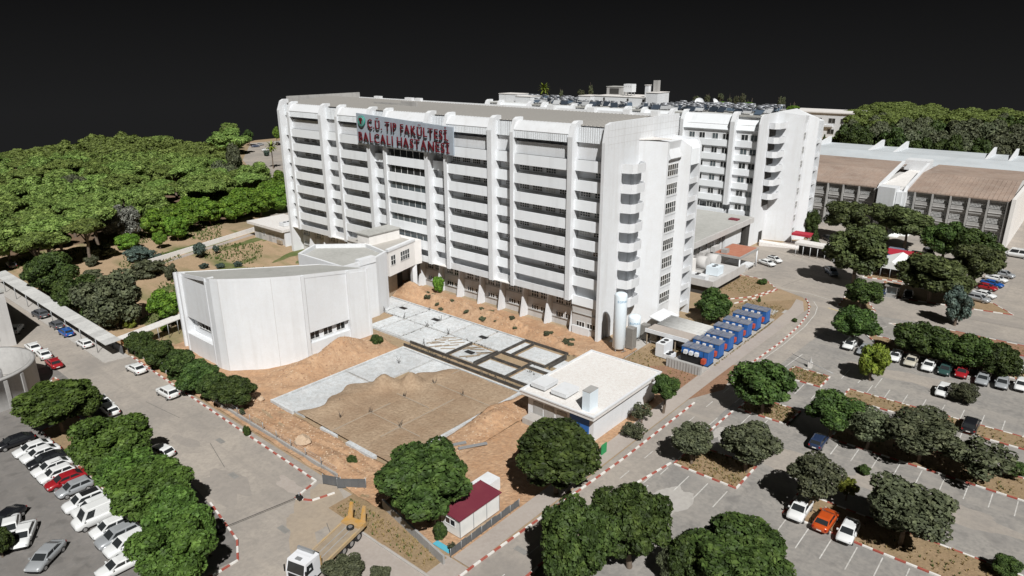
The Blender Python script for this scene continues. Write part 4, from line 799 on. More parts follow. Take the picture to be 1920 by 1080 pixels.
for y in (-37.3, -34.6, -31.9): window(A, -34.27, y, 3.35, 1.9, 1.4, 2, 1, rz=math.pi/2, off=AO)
for (x0, y0, x1, y1) in [(-43.25, -49.98, -42.95, -48.4), (-55.9, -49.3, -55.5, -48.6), (-53.6, -49.6, -53.2, -48.4), (-33.9, -38.5, -33.25, -37.9), (-33.9, -29.5, -33.1, -29.0), (-33.6, -25.2, -33.15, -24.75)]:
    MB().box(x0, y0, 0, x1, y1, rz_(x0, y0)-0.1).build('fin', M['white'], A, off=AO)
jt = MB()
for (x, y, dx, dy) in [(-40.0, -49.3, .75, -.66), (-34.9, -43.0, .9, -.4), (-33.3, -38.55, 1, -.1), (-33.3, -37.85, 1, .1), (-33.25, -29.5, 1, -.1)]:
    jt.box(x+dx*.01-.018, y+dy*.01-.018, 0.3, x+dx*.01+.018, y+dy*.01+.018, rz_(x, y)-.3)
jt.build('panel_joint', M['soil_wall'], A, off=AO)
# ---------------------------------------------------------------- smaller hall behind the auditorium
NO = (-49, -18, 0)
N_ = thing('annex_hall', 'smaller white hall with a grey fan shaped roof between the auditorium and the hospital', 'building', NO)
PN = [(-41.3, -24.4), (-41.5, -16.4), (-43.4, -12.1), (-51.5, -10.6), (-59.6, -18.2), (-56.0, -24.4)]
MB().prism(PN, 0, 11.2).build('wall', M['white'], N_, off=NO)
cx, cy = -49.5, -18; ii = [(cx+(p[0]-cx)*0.93, cy+(p[1]-cy)*0.93) for p in PN]
MB().prism(ii, 11.2, 11.35).build('roof', M['roofgrey'], N_, off=NO)
rim = MB()
for i in range(6):
    a, b, c, d = PN[i], PN[(i+1) % 6], ii[(i+1) % 6], ii[i]; rim.prism([a, b, c, d], 11.2, 12.1)
rim.build('parapet', M['white'], N_, off=NO); MB().box(-42.6, -20.5, 11.3, -41.3, -16.6, 12.5).build('corner_block', M['white'], N_, off=NO)
# ---------------------------------------------------------------- bridge between hall and hospital
CO = (-50, -6, 0)
C_ = thing('bridge_building', 'white bridge building with two white framed windows linking the hall to the hospital', 'building', CO)
PC = [(-43.9, -11.2), (-46.3, -2.0), (-46.2, -0.1), (-58, -0.1), (-58, -10.8), (-52, -10.8)]
MB().prism(PC, 6.4, 11.7).build('upper_storey', M['offwhite'], C_, off=CO)
MB().prism([(-43.7, -11.4), (-46.2, -1.8), (-47, -1.9), (-44.6, -11.4)], 11.7, 12.2).build('parapet', M['white'], C_, off=CO)
MB().prism([(-44.6, -11.2), (-47, -1.9), (-58, -1.9), (-58, -11)], 11.7, 11.8).build('roof', M['roof'], C_, off=CO)
MB().box(-54.2, -10.9, 11.8, -50.3, -2.6, 14.0).build('penthouse', M['offwhite'], C_, off=CO); MB().box(-54.5, -11.2, 14.0, -50.0, -2.3, 14.2).build('penthouse_roof', M['roofgrey'], C_, off=CO)
ang = math.atan2(9.2, -2.4)
for t_, w_ in ((0.06, 1.7), (0.42, 3.4)):
    x = -43.9-2.4*t_+0.05; y = -11.2+9.2*t_; window(C_, x, y, 8.6, w_, 2.1, 2 if w_ < 2 else 4, 2, rz=ang, off=CO)
MB().prism([(-46.6, -2.6), (-46.3, -1.6), (-47.4, -1.3), (-47.7, -2.3)], 0, 6.4).build('column', M['white'], C_, off=CO)
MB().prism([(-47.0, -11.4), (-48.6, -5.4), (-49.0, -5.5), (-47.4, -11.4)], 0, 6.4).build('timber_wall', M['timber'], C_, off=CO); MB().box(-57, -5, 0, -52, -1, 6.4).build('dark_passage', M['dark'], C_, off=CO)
# ---------------------------------------------------------------- small gatehouse by the lawn
GO = (-111, 5, 0)
G_ = thing('guard_house', 'small single storey white house with a thick white roof slab by the lawn', 'house', GO)
MB().box(-119, 1.6, 0, -103, 11, 4.1).build('wall', M['soil_wall'], G_, off=GO); MB().box(-120.4, 0.3, 4.1, -102.3, 12.2, 4.8).build('roof', M['roofwhite'], G_, off=GO)
MB().box(-103.0, 1.2, 0, -102.6, 11, 4.1).build('end_wall', M['white'], G_, off=GO)
for x in (-116.8, -111.5, -107.5): MB().box(x, 1.52, 0, x+1.5, 1.58, 2.4).build('door', M['grey'], G_, off=GO)
for x in (-114.4, -109.6): window(G_, x, 1.56, 1.4, 1.3, 1.2, 2, 1, off=GO)
MB().box(-106.8, 1.0, 0.3, -104.6, 1.5, 1.3).build('wall_unit', M['timber'], G_, off=GO)
ac(-106.5, 4.5, 4.8, 1.2, 1.6, 1.0, 'white air conditioner on the roof of the small guard house')
# ---------------------------------------------------------------- utility building with the white roof
UO = (13, -21, 0)
U = thing('utility_building', 'single storey white utility building with a dusty white flat roof', 'building', UO)
MB().box(7.4, -29.1, 0, 18.7, -12.5, 3.8).build('wall', M['white'], U, off=UO)
MB().box(6.7, -30.1, 3.8, 19.3, -12.0, 4.3).build('roof', M['roofwhite'], U, off=UO)
for a in [(6.6, -30.2, 19.4, -29.9), (6.6, -12.2, 19.4, -11.9), (6.6, -29.9, 6.9, -12.2), (19.1, -29.9, 19.4, -12.2)]: MB().box(a[0], a[1], 4.3, a[2], a[3], 4.5).build('roof_upstand', M['white'], U, off=UO)
for i, x in enumerate((8.4, 10.4, 12.6)): MB().box(x, -29.2, 0.3, x+1.7, -29.12, 2.8).build('door', M['grey'], U, off=UO)
d = MB().box(14.8, -29.2, 0.3, 18.0, -29.12, 3.2).build('door', M['blue'], U, off=UO); d['label'] = 'blue roller door'
MB().box(8.0, -31.2, 0, 10.4, -29.2, 0.9).build('step', M['kgrey'], U, off=UO)
for i, (x0, x1) in enumerate(((7.4, 9.9), (11.0, 13.6))):
    t = thing('roof_vent', ['low white hooded roof vent nearest the front left roof corner', 'low white hooded roof vent beside the tall white duct'][i], 'roof vent', ((x0+x1)/2, -26.9, 4.3)); w_ = (x1-x0)/2
    MB().box(-w_, -1.6, 0.35, w_, 1.6, 0.95).build('hood', M['white'], t); MB().box(-w_*.85, -1.4, 0, w_*.85, 1.4, 0.35).build('kerb_opening', M['grey'], t)
t = thing('roof_duct', 'tall white box duct standing on the utility roof edge', 'duct', (17.4, -28.2, 4.3)); MB().box(-.6, -1.0, 0, .6, 1.0, 2.9).build('shaft', M['tank'], t); MB().box(-.62, -1.02, 2.9, .62, 1.02, 2.98).build('cap', M['grey'], t)
# ---------------------------------------------------------------- library like hall far right
RO = (18, 140, 0)
R_ = thing('brown_roof_hall', 'wide hall with rusty brown sloping roofs and barred windows at the far right', 'building', RO)
MB().box(-46, 124.5, 0, 47.3, 165, 12.4).build('wall', M['spandrel_or_shade'], R_, off=RO)
for (a, b) in ((-46, 14.8), (22.6, 47.2)):
    MB().add([(a, 123.4, 12.6), (b, 123.4, 12.6), (b, 141, 15.4), (a, 141, 15.4), (b, 165, 15.0), (a, 165, 15.0), (a, 123.4, 12.3), (b, 123.4, 12.3)], [(0, 1, 2, 3), (3, 2, 4, 5), (6, 7, 1, 0)]).build('roof', M['brownroof'], R_, off=RO)
    rb = MB(); n = int((b-a)/1.1)
    for q in range(n):
        x = a+1.1*(q+0.5); rb.add([(x-.05, 123.4, 12.6), (x+.05, 123.4, 12.6), (x+.05, 141, 15.4), (x-.05, 141, 15.4), (x-.05, 123.4, 12.7), (x+.05, 123.4, 12.7), (x+.05, 141, 15.5), (x-.05, 141, 15.5)], [(4, 5, 6, 7), (0, 4, 7, 3), (1, 2, 6, 5)])
    rb.build('roof_rib', M['brownroof'], R_, off=RO)
    k = 0; x = b-0.6
    while x > a and x > -24:
        MB().box(x-0.2, 123.2, 0, x+0.2, 124.4, 12.3).build('pilaster', M['grey'], R_, off=RO)
        for z0 in (1.0, 5.0, 9.0):
            window(R_, x-4.0, 124.3, z0+1.0, 3.6, 1.25, 11, 3, off=RO)
            MB().box(x-4.1, 123.9, z0-0.9, x-0.3, 124.4, z0+0.7).build('spandrel_or_shade', M['grey'], R_, off=RO)
            MB().box(x-4.1, 123.7, z0-0.2, x-0.3, 124.3, z0-0.05).build('sill', M['soil_wall'], R_, off=RO)
        x -= 4.4
MB().box(47.3, 122.6, 0, 48.2, 165, 13.2).build('end_wall', M['offwhite'], R_, off=RO)
MB().extr([(122.0, 12.2), (124.5, 13.6), (150, 17.2), (150, 16.4), (124.5, 12.6)], 'x', 14.8, 15.6).build('fin', M['white'], R_, off=RO); MB().extr([(122.0, 12.2), (124.5, 13.6), (150, 17.2), (150, 0), (122.0, 0)], 'x', 21.8, 22.6).build('fin', M['white'], R_, off=RO)
MB().prism([(15.6, 120.4), (20.2, 119.6), (20.4, 124.4), (15.6, 124.4)], 0, 13.4).build('stair_block', M['white'], R_, off=RO); MB().box(20.4, 121.2, 0, 21.8, 124.4, 12.2).build('stair_wall', M['white'], R_, off=RO); window(R_, 20.5, 121.15, 6.5, 1.1, 2.4, 1, 1, off=RO)
MB().box(15.6, 124.6, 12.4, 21.8, 163, 13.4).build('link_roof', M['offwhite'], R_, off=RO); MB().box(14, 158, 13.4, 21, 164, 16.6).build('roof_cabin', M['white'], R_, off=RO)
# long white roofed range behind it
QO = (0, 205, 0)
Q_ = thing('white_roof_range', 'long low range with pale blue white roofs and slanting fins behind the brown roofs', 'building', QO)
MB().box(-60, 186, 0, 60, 226, 11.5).build('wall', M['offwhite'], Q_, off=QO)
MB().add([(-60, 185.5, 11.6), (62, 185.5, 11.6), (62, 200, 13.4), (-60, 200, 13.4), (62, 226, 12.6), (-60, 226, 12.6)], [(0, 1, 2, 3), (3, 2, 4, 5)]).build('roof', M['pale'], Q_, off=QO)
MB().box(-60, 185.3, 10.4, 62, 185.5, 11.6).build('fascia', M['white'], Q_, off=QO)
for x in (-29, -8, 1, 31, 38): MB().extr([(184, 9), (184, 11.5), (222, 15.4), (224, 15.4), (224, 9)], 'x', x-.4, x+.4).build('fin', M['white'], Q_, off=QO)
# far white building
FO = (-68, 366, 0)
F_ = thing('far_white_building', 'far white flat roofed building half hidden by cypresses', 'building', FO)
MB().box(-96, 360, 0, -57, 385, 14.4).build('wall', M['white'], F_, off=FO); MB().box(-97, 359.2, 14.4, -56.4, 386, 15).build('roof', M['roofwhite'], F_, off=FO)
for x in (-93, -86, -79, -71, -64):
    for z in (2, 8.5): window(F_, x, 359.96, z, 4, 3, 2, 1, off=FO)
for x in (-88, -74): MB().box(x, 358.6, 6.3, x+6, 360, 7.4).build('balcony', M['white'], F_, off=FO)
# ---------------------------------------------------------------- grey block and round ramp at the left edge
EO = (-92, -71, 0)
E_ = thing('grey_corner_block', 'plain grey white block with dark windows cut by the left edge', 'building', EO)
MB().box(-104, -84, 0, -80.7, -68.5, 10.2).build('wall', M['soil_wall'], E_, off=EO); MB().box(-104, -84, 10.2, -80.5, -68.3, 10.6).build('roof', M['roofgrey'], E_, off=EO)
for y in (-82, -77.6, -73.4):
    for z in (1.6, 5.8): window(E_, -80.66, y, z, 2.6, 2.2, 2, 1, rz=math.pi/2, off=EO)
ZO = (-61.2, -79, 0)
Z_ = thing('round_ramp', 'round grey concrete ramp wall with an inner drum at the left edge', 'ramp building', ZO)
ro = MB(); prof = [(8.1, 0), (8.1, 4.6), (8.2, 4.6), (8.2, 5.0), (7.6, 5.0), (7.6, 0.3)]; ro.lathe(prof, 48); ro.build('outer_wall', M['grey'], Z_)
MB().lathe([(3.6, 0), (3.6, 3.6), (3.1, 3.6), (3.1, 0.5), (0.02, 0.5)], 36).build('inner_drum', M['grey'], Z_)
MB().lathe([(7.6, 0.25), (3.6, 0.35)], 48).build('ramp_floor', M['kgrey'], Z_)
for t_ in (-40, -22, -4, 16, 35):
    a = math.radians(t_); MB().obox((8.18*math.cos(a), 8.18*math.sin(a)), (math.cos(a), math.sin(a)), (-math.sin(a), math.cos(a)), 0.09, 0.25, 0, 4.5).build('rib', M['grey'], Z_)
# ================================================================== VEHICLES
def paint(name, col, metal=0.0): return mat('car_paint_'+name, col, 0.28, metal=metal, spec=0.5, coat=0.5)
PAINT = {'white': paint('white', (0.70, 0.71, 0.71)), 'silver': paint('silver', (0.40, 0.42, 0.44), 0.3), 'black': paint('black', (0.012, 0.013, 0.016)), 'red': paint('red', (0.30, 0.014, 0.02)),
         'grey': paint('grey', (0.085, 0.09, 0.10)), 'blue': paint('blue', (0.012, 0.085, 0.32)), 'green': paint('green', (0.03, 0.07, 0.065)), 'beige': paint('beige', (0.48, 0.45, 0.38)),
         'orange': paint('orange', (0.48, 0.075, 0.015)), 'navy': paint('navy', (0.02, 0.035, 0.08)), 'bluegrey': paint('bluegrey', (0.16, 0.20, 0.26), 0.2)}
def lerp(tab, x):
    for (a, va), (b, vb) in zip(tab, tab[1:]):
        if x <= b: return va+(vb-va)*(x-a)/(b-a)
    return tab[-1][1]
CARS = {}
def car_proto(kind, colour, detail=None):
    """long axis on +x (nose at +x), wheels on z=0"""
    key = (kind, colour, detail)
    if key in CARS: return CARS[key]
    L, Wd, Hh = {'sedan': (4.5, 1.76, 1.45), 'hatch': (4.0, 1.72, 1.5), 'suv': (4.4, 1.84, 1.68), 'van': (5.3, 2.0, 2.35)}[kind]
    h = L/2
    if kind == 'sedan': top = [(-h, .80), (-h+.08, 1.0), (-h+.6, 1.05), (h-1.0, 1.0), (h-.35, .90), (h-.1, .78), (h, .62)]; cab = (-h+.42, -h+1.15, h-1.85, h-.98)
    elif kind == 'hatch': top = [(-h, .82), (-h+.08, 1.0), (-h+.5, 1.02), (h-.9, .99), (h-.3, .89), (h-.1, .78), (h, .62)]; cab = (-h+.06, -h+.5, h-1.65, h-.85)
    elif kind == 'suv': top = [(-h, .92), (-h+.08, 1.12), (-h+.5, 1.14), (h-1.0, 1.1), (h-.3, 1.02), (h-.08, .9), (h, .68)]; cab = (-h+.05, -h+.42, h-1.75, h-.95)
    else: top = [(-h, 1.1), (-h+.05, 1.3), (-h+.5, 1.3), (h-.8, 1.24), (h-.25, 1.08), (h-.06, .95), (h, .66)]; cab = (-h+.03, -h+.12, h-1.35, h-.65)
    pm_ = PAINT[colour]
    root = bpy.data.objects.new('parked_car', None); root.empty_display_size = .5
    xs_ = [-h, -h+.1, -h+.3, -h+.7, -h+1.2, -0.3, 0.3, h-1.3, h-.9, h-.5, h-.2, h-.06, h]
    b = MB(); rings = []
    for x in xs_:
        e = min(1, (h-abs(x))/.45); w = Wd/2*(0.80+0.20*math.sqrt(max(0, min(1, e)))); zt = lerp(top, x); zl = .30-.06*0+(0.12 if abs(x) > h-.15 else 0)
        wheel = any(abs(x-c) < .3 for c in (h-.85, -h+.85))
        rings.append([(x, -w*.86, zl), (x, -w, zl+.14), (x, -w, zt-.22), (x, -w*.93, zt-.04), (x, -w*.6, zt+.02), (x, w*.6, zt+.02), (x, w*.93, zt-.04), (x, w, zt-.22), (x, w, zl+.14), (x, w*.86, zl)])
    v = [p for r_ in rings for p in r_]; f = []
    for i in range(len(rings)-1):
        for j in range(10): f.append((i*10+j, i*10+(j+1) % 10, (i+1)*10+(j+1) % 10, (i+1)*10+j))
    f += [tuple(range(10)), tuple(range(len(v)-1, len(v)-11, -1))]; b.add(v, f, 0, True)
    # greenhouse
    x0, x1, x2, x3 = cab; wb = Wd/2*.93; wt = Wd/2*.76; zt = Hh
    zb = lambda x: lerp(top, x)-.03
    A_ = [(x0, -wb*.94, zb(x0)), (x3, -wb*.94, zb(x3)), (x3, wb*.94, zb(x3)), (x0, wb*.94, zb(x0))]; T_ = [(x1, -wt, zt-.06), (x2, -wt, zt-.05), (x2, wt, zt-.05), (x1, wt, zt-.06)]
    R2 = [(x1+.2, -wt*.8, zt), (x2-.25, -wt*.8, zt), (x2-.25, wt*.8, zt), (x1+.2, wt*.8, zt)]
    b.add(A_+T_+R2, [(0, 1, 5, 4), (1, 2, 6, 5), (2, 3, 7, 6), (3, 0, 4, 7), (4, 5, 9, 8), (5, 6, 10, 9), (6, 7, 11, 10), (7, 4, 8, 11), (8, 9, 10, 11)], 0)
    place(b.mesh('body', pm_), 'body', root)
    def pane(a, b_, c, d, nm, ins=(.06, .06, .1, .12), out=.012, mt='glass'):
        a, b_, c, d = map(Vector, (a, b_, c, d)); n = (b_-a).cross(d-a).normalized()*out
        def pt(u, w_): return (a*(1-u)*(1-w_)+b_*u*(1-w_)+c*u*w_+d*(1-u)*w_)+n
        q = [pt(ins[0], ins[2]), pt(1-ins[1], ins[2]), pt(1-ins[1], 1-ins[3]), pt(ins[0], 1-ins[3])]; q2 = [p-n*.9 for p in q]
        return place(MB().add(q+q2, [(0, 1, 2, 3), (0, 4, 5, 1), (1, 5, 6, 2), (2, 6, 7, 3), (3, 7, 4, 0)]).mesh(nm, M[mt]), nm, root)
    pane(A_[1], A_[2], T_[2], T_[1], 'windscreen'); 
    if detail != 'panel': pane(A_[3], A_[0], T_[0], T_[3], 'rear_window')
    def sidep(f0, f1, s):
        a, b_, c, d = (A_[0], A_[1], T_[1], T_[0]) if s < 0 else (A_[3], A_[2], T_[2], T_[3])
        a, b_, c, d = map(Vector, (a, b_, c, d)); n = Vector((0, s*.012, .004))
        lo0, lo1, hi0, hi1 = a.lerp(b_, f0), a.lerp(b_, f1), d.lerp(c, f0), d.lerp(c, f1)
        q = [lo0.lerp(hi0, .16)+n, lo1.lerp(hi1, .16)+n, lo1.lerp(hi1, .86)+n, lo0.lerp(hi0, .86)+n]; q2 = [p-n*.9 for p in q]
        place(MB().add(q+q2, [(0, 1, 2, 3), (0, 4, 5, 1), (1, 5, 6, 2), (2, 6, 7, 3), (3, 7, 4, 0)]).mesh('side_window', M['glass']), 'side_window', root)
    for s in (-1, 1):
        if detail == 'panel': sidep(.74, .93, s)
        else: sidep(.08, .47, s); sidep(.52, .92, s)
    if detail == 'blackroof':
        place(MB().add([(x, y, z+.008) for x, y, z in R2], [(0, 1, 2, 3)]).mesh('roof_panel', M['black']), 'roof_panel', root)
    if detail == 'rails':
        for s in (-1, 1): place(MB().cyl((x1+.2, s*wt*.86, zt+.04), (x2-.2, s*wt*.86, zt+.04), .03, n=6).mesh('roof_rail', M['black']), 'roof_rail', root)
    tyre = MB().cyl((0, -.10, 0), (0, .10, 0), .325, n=16).mesh('wheel', M['tyre']); rim_ = MB().cyl((0, -.115, 0), (0, .115, 0), .20, n=12).mesh('rim', M['rim'])
    for x in (h-.85, -h+.85):
        for s in (-1, 1):
            w_ = place(tyre, 'wheel', root, (x, s*(Wd/2-.085), .325)); place(rim_, 'rim', w_)
    for s in (-1, 1):
        place(MB().box(h-.28, s*Wd*.43-.16*(s > 0)-.0*(s < 0), .62, h-.02, s*Wd*.43+.16*(s < 0), .76).mesh('headlight', M['hl']), 'headlight', root)
        place(MB().box(-h-.01, s*Wd*.44-.2*(s > 0), .68, -h+.12, s*Wd*.44+.2*(s < 0), .88).mesh('tail_light', M['tl']), 'tail_light', root)
        place(MB().box(x3-.35, s*(wb+.0), zb(x3)+.05, x3-.2, s*(wb+.2), zb(x3)+.2).mesh('wing_mirror', pm_), 'wing_mirror', root)
    place(MB().box(h-.02, -.45, .38, h+.015, .45, .52).mesh('grille', M['black']), 'grille', root)
    place(MB().box(-h-.02, -.26, .5, -h+.02, .26, .62).mesh('number_plate', M['kwhite']), 'number_plate', root)
    CARS[key] = root; return root
used_proto = set()
def car(px, py, ang, kind, colour, label, detail=None, group=None, zref=0.6):
    p = at(px, py, zref); root = car_proto(kind, colour, detail); key = (kind, colour, detail)
    if key in used_proto: o = copy_tree(root)
    else: used_proto.add(key); o = root; COL.objects.link(o) if o.name not in COL.objects else None
    o.location = (p.x, p.y, 0.006); o.rotation_euler = (0, 0, math.radians(ang)+random.uniform(-.03, .03))
    return tag(o, label, 'car', group)
Lg = 'cars parked nose out in the left car park row'
# left row: noses toward -y
row = [(28, 828, 'sedan', 'black', 'black sedan at the top end of the left parking row', None), (62, 841, 'sedan', 'white', 'white sedan next to the black one at the top of the left row', None),
       (76, 851, 'sedan', 'white', 'third car of the left row, white with a long bonnet', None), (88, 862, 'sedan', 'black', 'dark sedan squeezed between white cars in the left row', None),
       (98, 876, 'sedan', 'white', 'white sedan just above the lowest dark one in the left row', 'rails'), (106, 889, 'hatch', 'white', 'white hatchback directly above the dark red car', None),
       (124, 900, 'sedan', 'red', 'dark red sedan in the left row under the trees', None), (140, 915, 'hatch', 'silver', 'silver hatchback just below the dark red car', None),
       (158, 941, 'suv', 'white', 'white off roader with a black roof panel in the left row', 'blackroof'), (176, 952, 'suv', 'white', 'white estate beside the big panel van', 'rails'),
       (186, 968, 'van', 'white', 'big white windowless panel van in the left row', 'panel'), (207, 989, 'hatch', 'white', 'white hatchback directly below the big panel van', None),
       (222, 1006, 'suv', 'silver', 'silver white off roader two places below the panel van', None), (238, 1021, 'suv', 'white', 'white boxy off roader in the lower left row', None),
       (258, 1036, 'hatch', 'white', 'white hatchback half under the lowest tree of the left row', None), (226, 1060, 'sedan', 'white', 'white sedan lowest in the left row at the bottom edge', None)]
for px, py, k, c, lb, dt in row: car(px, py, -90 if k != 'sedan' or px != 258 else 90, k, c, lb, dt, Lg)
car(86, 1043, -52, 'sedan', 'silver', 'lone silver sedan out in the lane of the lower left car park'); car(10, 973, -60, 'sedan', 'black', 'black car cut by the left edge above two white sedans')
car(20, 990, -20, 'sedan', 'white', 'white sedan half cut by the left edge, upper of two'); car(45, 1003, -28, 'sedan', 'white', 'white sedan in the lower left, lower of two side by side')
car(190, 753, 180, 'sedan', 'white', 'white car showing behind the upper trees of the left row'); car(206, 768, 180, 'hatch', 'white', 'white hatchback just below another white car behind the trees'); car(302, 846, 190, 'hatch', 'white', 'white hatchback parked alone on the road beyond the trees')
car(75, 589, 185, 'suv', 'grey', 'dark grey car farthest up the left road'); car(106, 609, 182, 'hatch', 'grey', 'dark grey hatchback right behind the bright blue car'); car(124, 623, 182, 'hatch', 'blue', 'bright blue hatchback on the left road')
car(158, 644, 182, 'hatch', 'white', 'white hatchback by the bend of the covered walkway'); car(62, 651, 178, 'sedan', 'white', 'white sedan farthest back in front of the round ramp'); car(82, 664, 178, 'sedan', 'white', 'white sedan between another white one and the red car'); car(101, 681, 178, 'sedan', 'red', 'dark red sedan beside the round ramp')
car(255, 691, 183, 'sedan', 'white', 'white sedan on the left road beside the hedge trees'); car(314, 736, 183, 'suv', 'white', 'white off roader on the left road by the striped kerb'); car(30, 617, 150, 'sedan', 'white', 'white car half hidden behind the grey corner block'); car(22, 497, 175, 'suv', 'grey', 'dark car at the far end of the left road')
# right car park
Rg = 'cars parked in the row below the trimmed trees'
for px, py, k, c, lb in [(1594, 646, 'hatch', 'white', 'white hatchback leftmost in the row, under the spreading dark tree'), (1622, 656, 'sedan', 'silver', 'silver car mostly hidden by the ragged olive tree'), (1679, 667, 'sedan', 'white', 'white sedan right of the ragged olive tree'), (1709, 676, 'sedan', 'beige', 'beige sedan in the row below the trimmed trees'),
                         (1742, 685, 'sedan', 'white', 'white sedan between the beige and the dark green car'), (1772, 693, 'hatch', 'green', 'dark green hatchback beside the red car'), (1804, 698, 'hatch', 'red', 'red hatchback in the right parking row'), (1843, 710, 'sedan', 'silver', 'silver sedan just right of the red hatchback'),
                         (1879, 718, 'hatch', 'silver', 'silver hatchback second from the right edge of the row'), (1915, 722, 'hatch', 'white', 'white hatchback at the right end of the row cut by the edge')]:
    car(px, py, -90, k, c, lb, None, Rg)
car(1912, 688, 90, 'suv', 'white', 'white car above the row at the right edge'); car(1768, 732, -90, 'hatch', 'white', 'white car alone in the middle bay facing the camera'); car(1820, 797, 90, 'suv', 'black', 'black off roader at the right beside the dark hedge'); car(1535, 827, 90, 'hatch', 'navy', 'dark navy car under the big trees in the middle bays')
car(1500, 956, -90, 'suv', 'white', 'white off roader with roof rails left of the orange car', 'rails'); car(1548, 975, 90, 'sedan', 'orange', 'bright orange sedan between two white cars'); car(1590, 997, -90, 'hatch', 'white', 'white hatchback right of the orange sedan')
car(1438, 493, -20, 'sedan', 'white', 'white sedan in front of the red roofed canopy'); car(1452, 487, -20, 'hatch', 'white', 'white car with black roof behind the sedan by the canopy', 'blackroof'); car(1559, 510, -52, 'suv', 'bluegrey', 'blue grey car under the shade of the tall pine')
car(1598, 490, -30, 'sedan', 'navy', 'dark blue car deep in the shade behind the tall pine'); car(1906, 478, 175, 'van', 'white', 'white minibus near the right edge in the upper car park'); car(1741, 474, -60, 'suv', 'grey', 'dark grey car right of the blue containers')
Ug = 'cars parked nose in beside the pines at the upper right'
for px, py, k, c, lb in [(1882, 515, 'suv', 'silver', 'silver car farthest back by the upper right pines'), (1868, 523, 'sedan', 'white', 'white car just behind the blue one at upper right'), (1860, 532, 'sedan', 'blue', 'blue car next to the red one at upper right'), (1848, 538, 'sedan', 'red', 'red sedan at upper right beside the blue car'), (1845, 552, 'sedan', 'white', 'white sedan just below the red one at upper right'), (1834, 560, 'suv', 'silver', 'silver grey off roader nearest the roadside pine at upper right')]:
    car(px, py, -12, k, c, lb, None, Ug)
car(1658, 548, 70, 'hatch', 'navy', 'dark car behind the small guard booth'); car(1703, 552, -80, 'sedan', 'black', 'black car in the shade right of the guard booth'); car(1553, 447, -40, 'sedan', 'black', 'black car beyond the cone shaped tree by the hospital wing')
for i, (px, py, c) in enumerate([(479, 274, 'navy'), (498, 281, 'white'), (488, 271, 'silver'), (520, 268, 'white')]): car(px, py, 60+20*i, 'sedan', c, ['dark car in the far car park left of the hospital', 'white car beside the palm in the far car park', 'silver car at the back of the far car park', 'white car in the far car park touching the hospital edge'][i])
# ---------------------------------------------------------------- tipper truck
TK = thing('tipper_truck', 'white cabbed tipper lorry with a long yellow flat bed and raised rear ramps', 'truck', (10.35, -65.9, 0.006), math.radians(-73))
TK.rotation_euler = (0, 0, math.radians(-74.5))
MB().box(-4.6, -.45, .75, 4.2, .45, 1.05).build('chassis', M['black'], TK)
cb = MB().add([(2.55, -1.22, .7), (4.75, -1.22, .7), (4.75, 1.22, .7), (2.55, 1.22, .7), (2.55, -1.22, 2.9), (4.45, -1.15, 3.0), (4.45, 1.15, 3.0), (2.55, 1.22, 2.9), (4.78, -1.22, 1.75), (4.78, 1.22, 1.75), (2.7, -1.0, 3.15), (3.6, -1.0, 3.15), (3.6, 1.0, 3.15), (2.7, 1.0, 3.15)],
              [(3, 2, 1, 0), (0, 1, 8, 5, 4), (3, 7, 6, 9, 2), (1, 2, 9, 8), (8, 9, 6, 5), (0, 4, 7, 3), (4, 5, 11, 10), (5, 6, 12, 11), (6, 7, 13, 12), (7, 4, 10, 13), (10, 11, 12, 13)]).build('cab', M['truckw'], TK)
MB().add([(4.80, -1.05, 1.8), (4.80, 1.05, 1.8), (4.50, 1.0, 2.82), (4.50, -1.0, 2.82)], [(0, 1, 2, 3)]).build('windscreen', M['glass'], TK)
for s in (-1, 1):
    MB().add([(3.55, s*1.235, 1.75), (4.6, s*1.235, 1.75), (4.4, s*1.19, 2.7), (3.65, s*1.235, 2.7)], [(0, 1, 2, 3)]).build('side_window', M['glass'], TK)
    MB().box(4.65, s*1.3-.06, 1.6, 4.8, s*1.3+.12*s, 2.4).build('wing_mirror', M['black'], TK); MB().box(4.7, s*.95-.2, .8, 4.84, s*.95+.2, 1.05).build('headlight', M['hl'], TK)
MB().box(2.9, -1.0, 3.2, 3.15, 1.0, 3.5).build('wind_deflector', M['pole'], TK); MB().box(3.75, -.35, 3.02, 4.3, .35, 3.1).build('roof_hatch', M['pole'], TK); MB().box(4.7, -1.22, .35, 4.9, 1.22, .8).build('bumper', M['truckw'], TK); MB().box(4.79, -.9, 1.2, 4.83, .9, 1.65).build('grille', M['black'], TK)
MB().box(2.35, -1.25, 1.1, 2.5, 1.25, 2.5).build('headboard', M['yellow'], TK); MB().box(2.5, -1.2, 2.4, 2.58, 1.2, 3.05).build('rear_screen', M['black'], TK)
write(TK, 'TAHİR', 2.62, 3.5, -1.245, 2.2, 2.2, .42, .01, 'blue')
MB().box(-4.5, -1.25, 1.05, 2.35, 1.25, 1.25).build('flat_bed', M['timber'], TK)
for s in (-1, 1): MB().box(-4.5, s*1.22-.1, 1.0, 2.35, s*1.22+.1, 1.36).build('side_rail', M['rail'], TK)
for y in (-.35, .35): MB().box(-4.2, y-.04, 1.25, 2.2, y+.04, 1.3).build('bed_groove', M['grey'], TK)
MB().box(-5.0, -1.3, 1.0, -3.9, 1.3, 1.5).build('tail_deck', M['yellow'], TK); MB().cyl((-3.6, .2, 1.3), (-3.6, .2, 1.5), .42, n=16).build('spare_wheel', M['tyre'], TK); MB().cyl((-3.6, .2, 1.5), (-3.6, .2, 1.52), .25, n=12).build('spare_rim', M['rim'], TK)
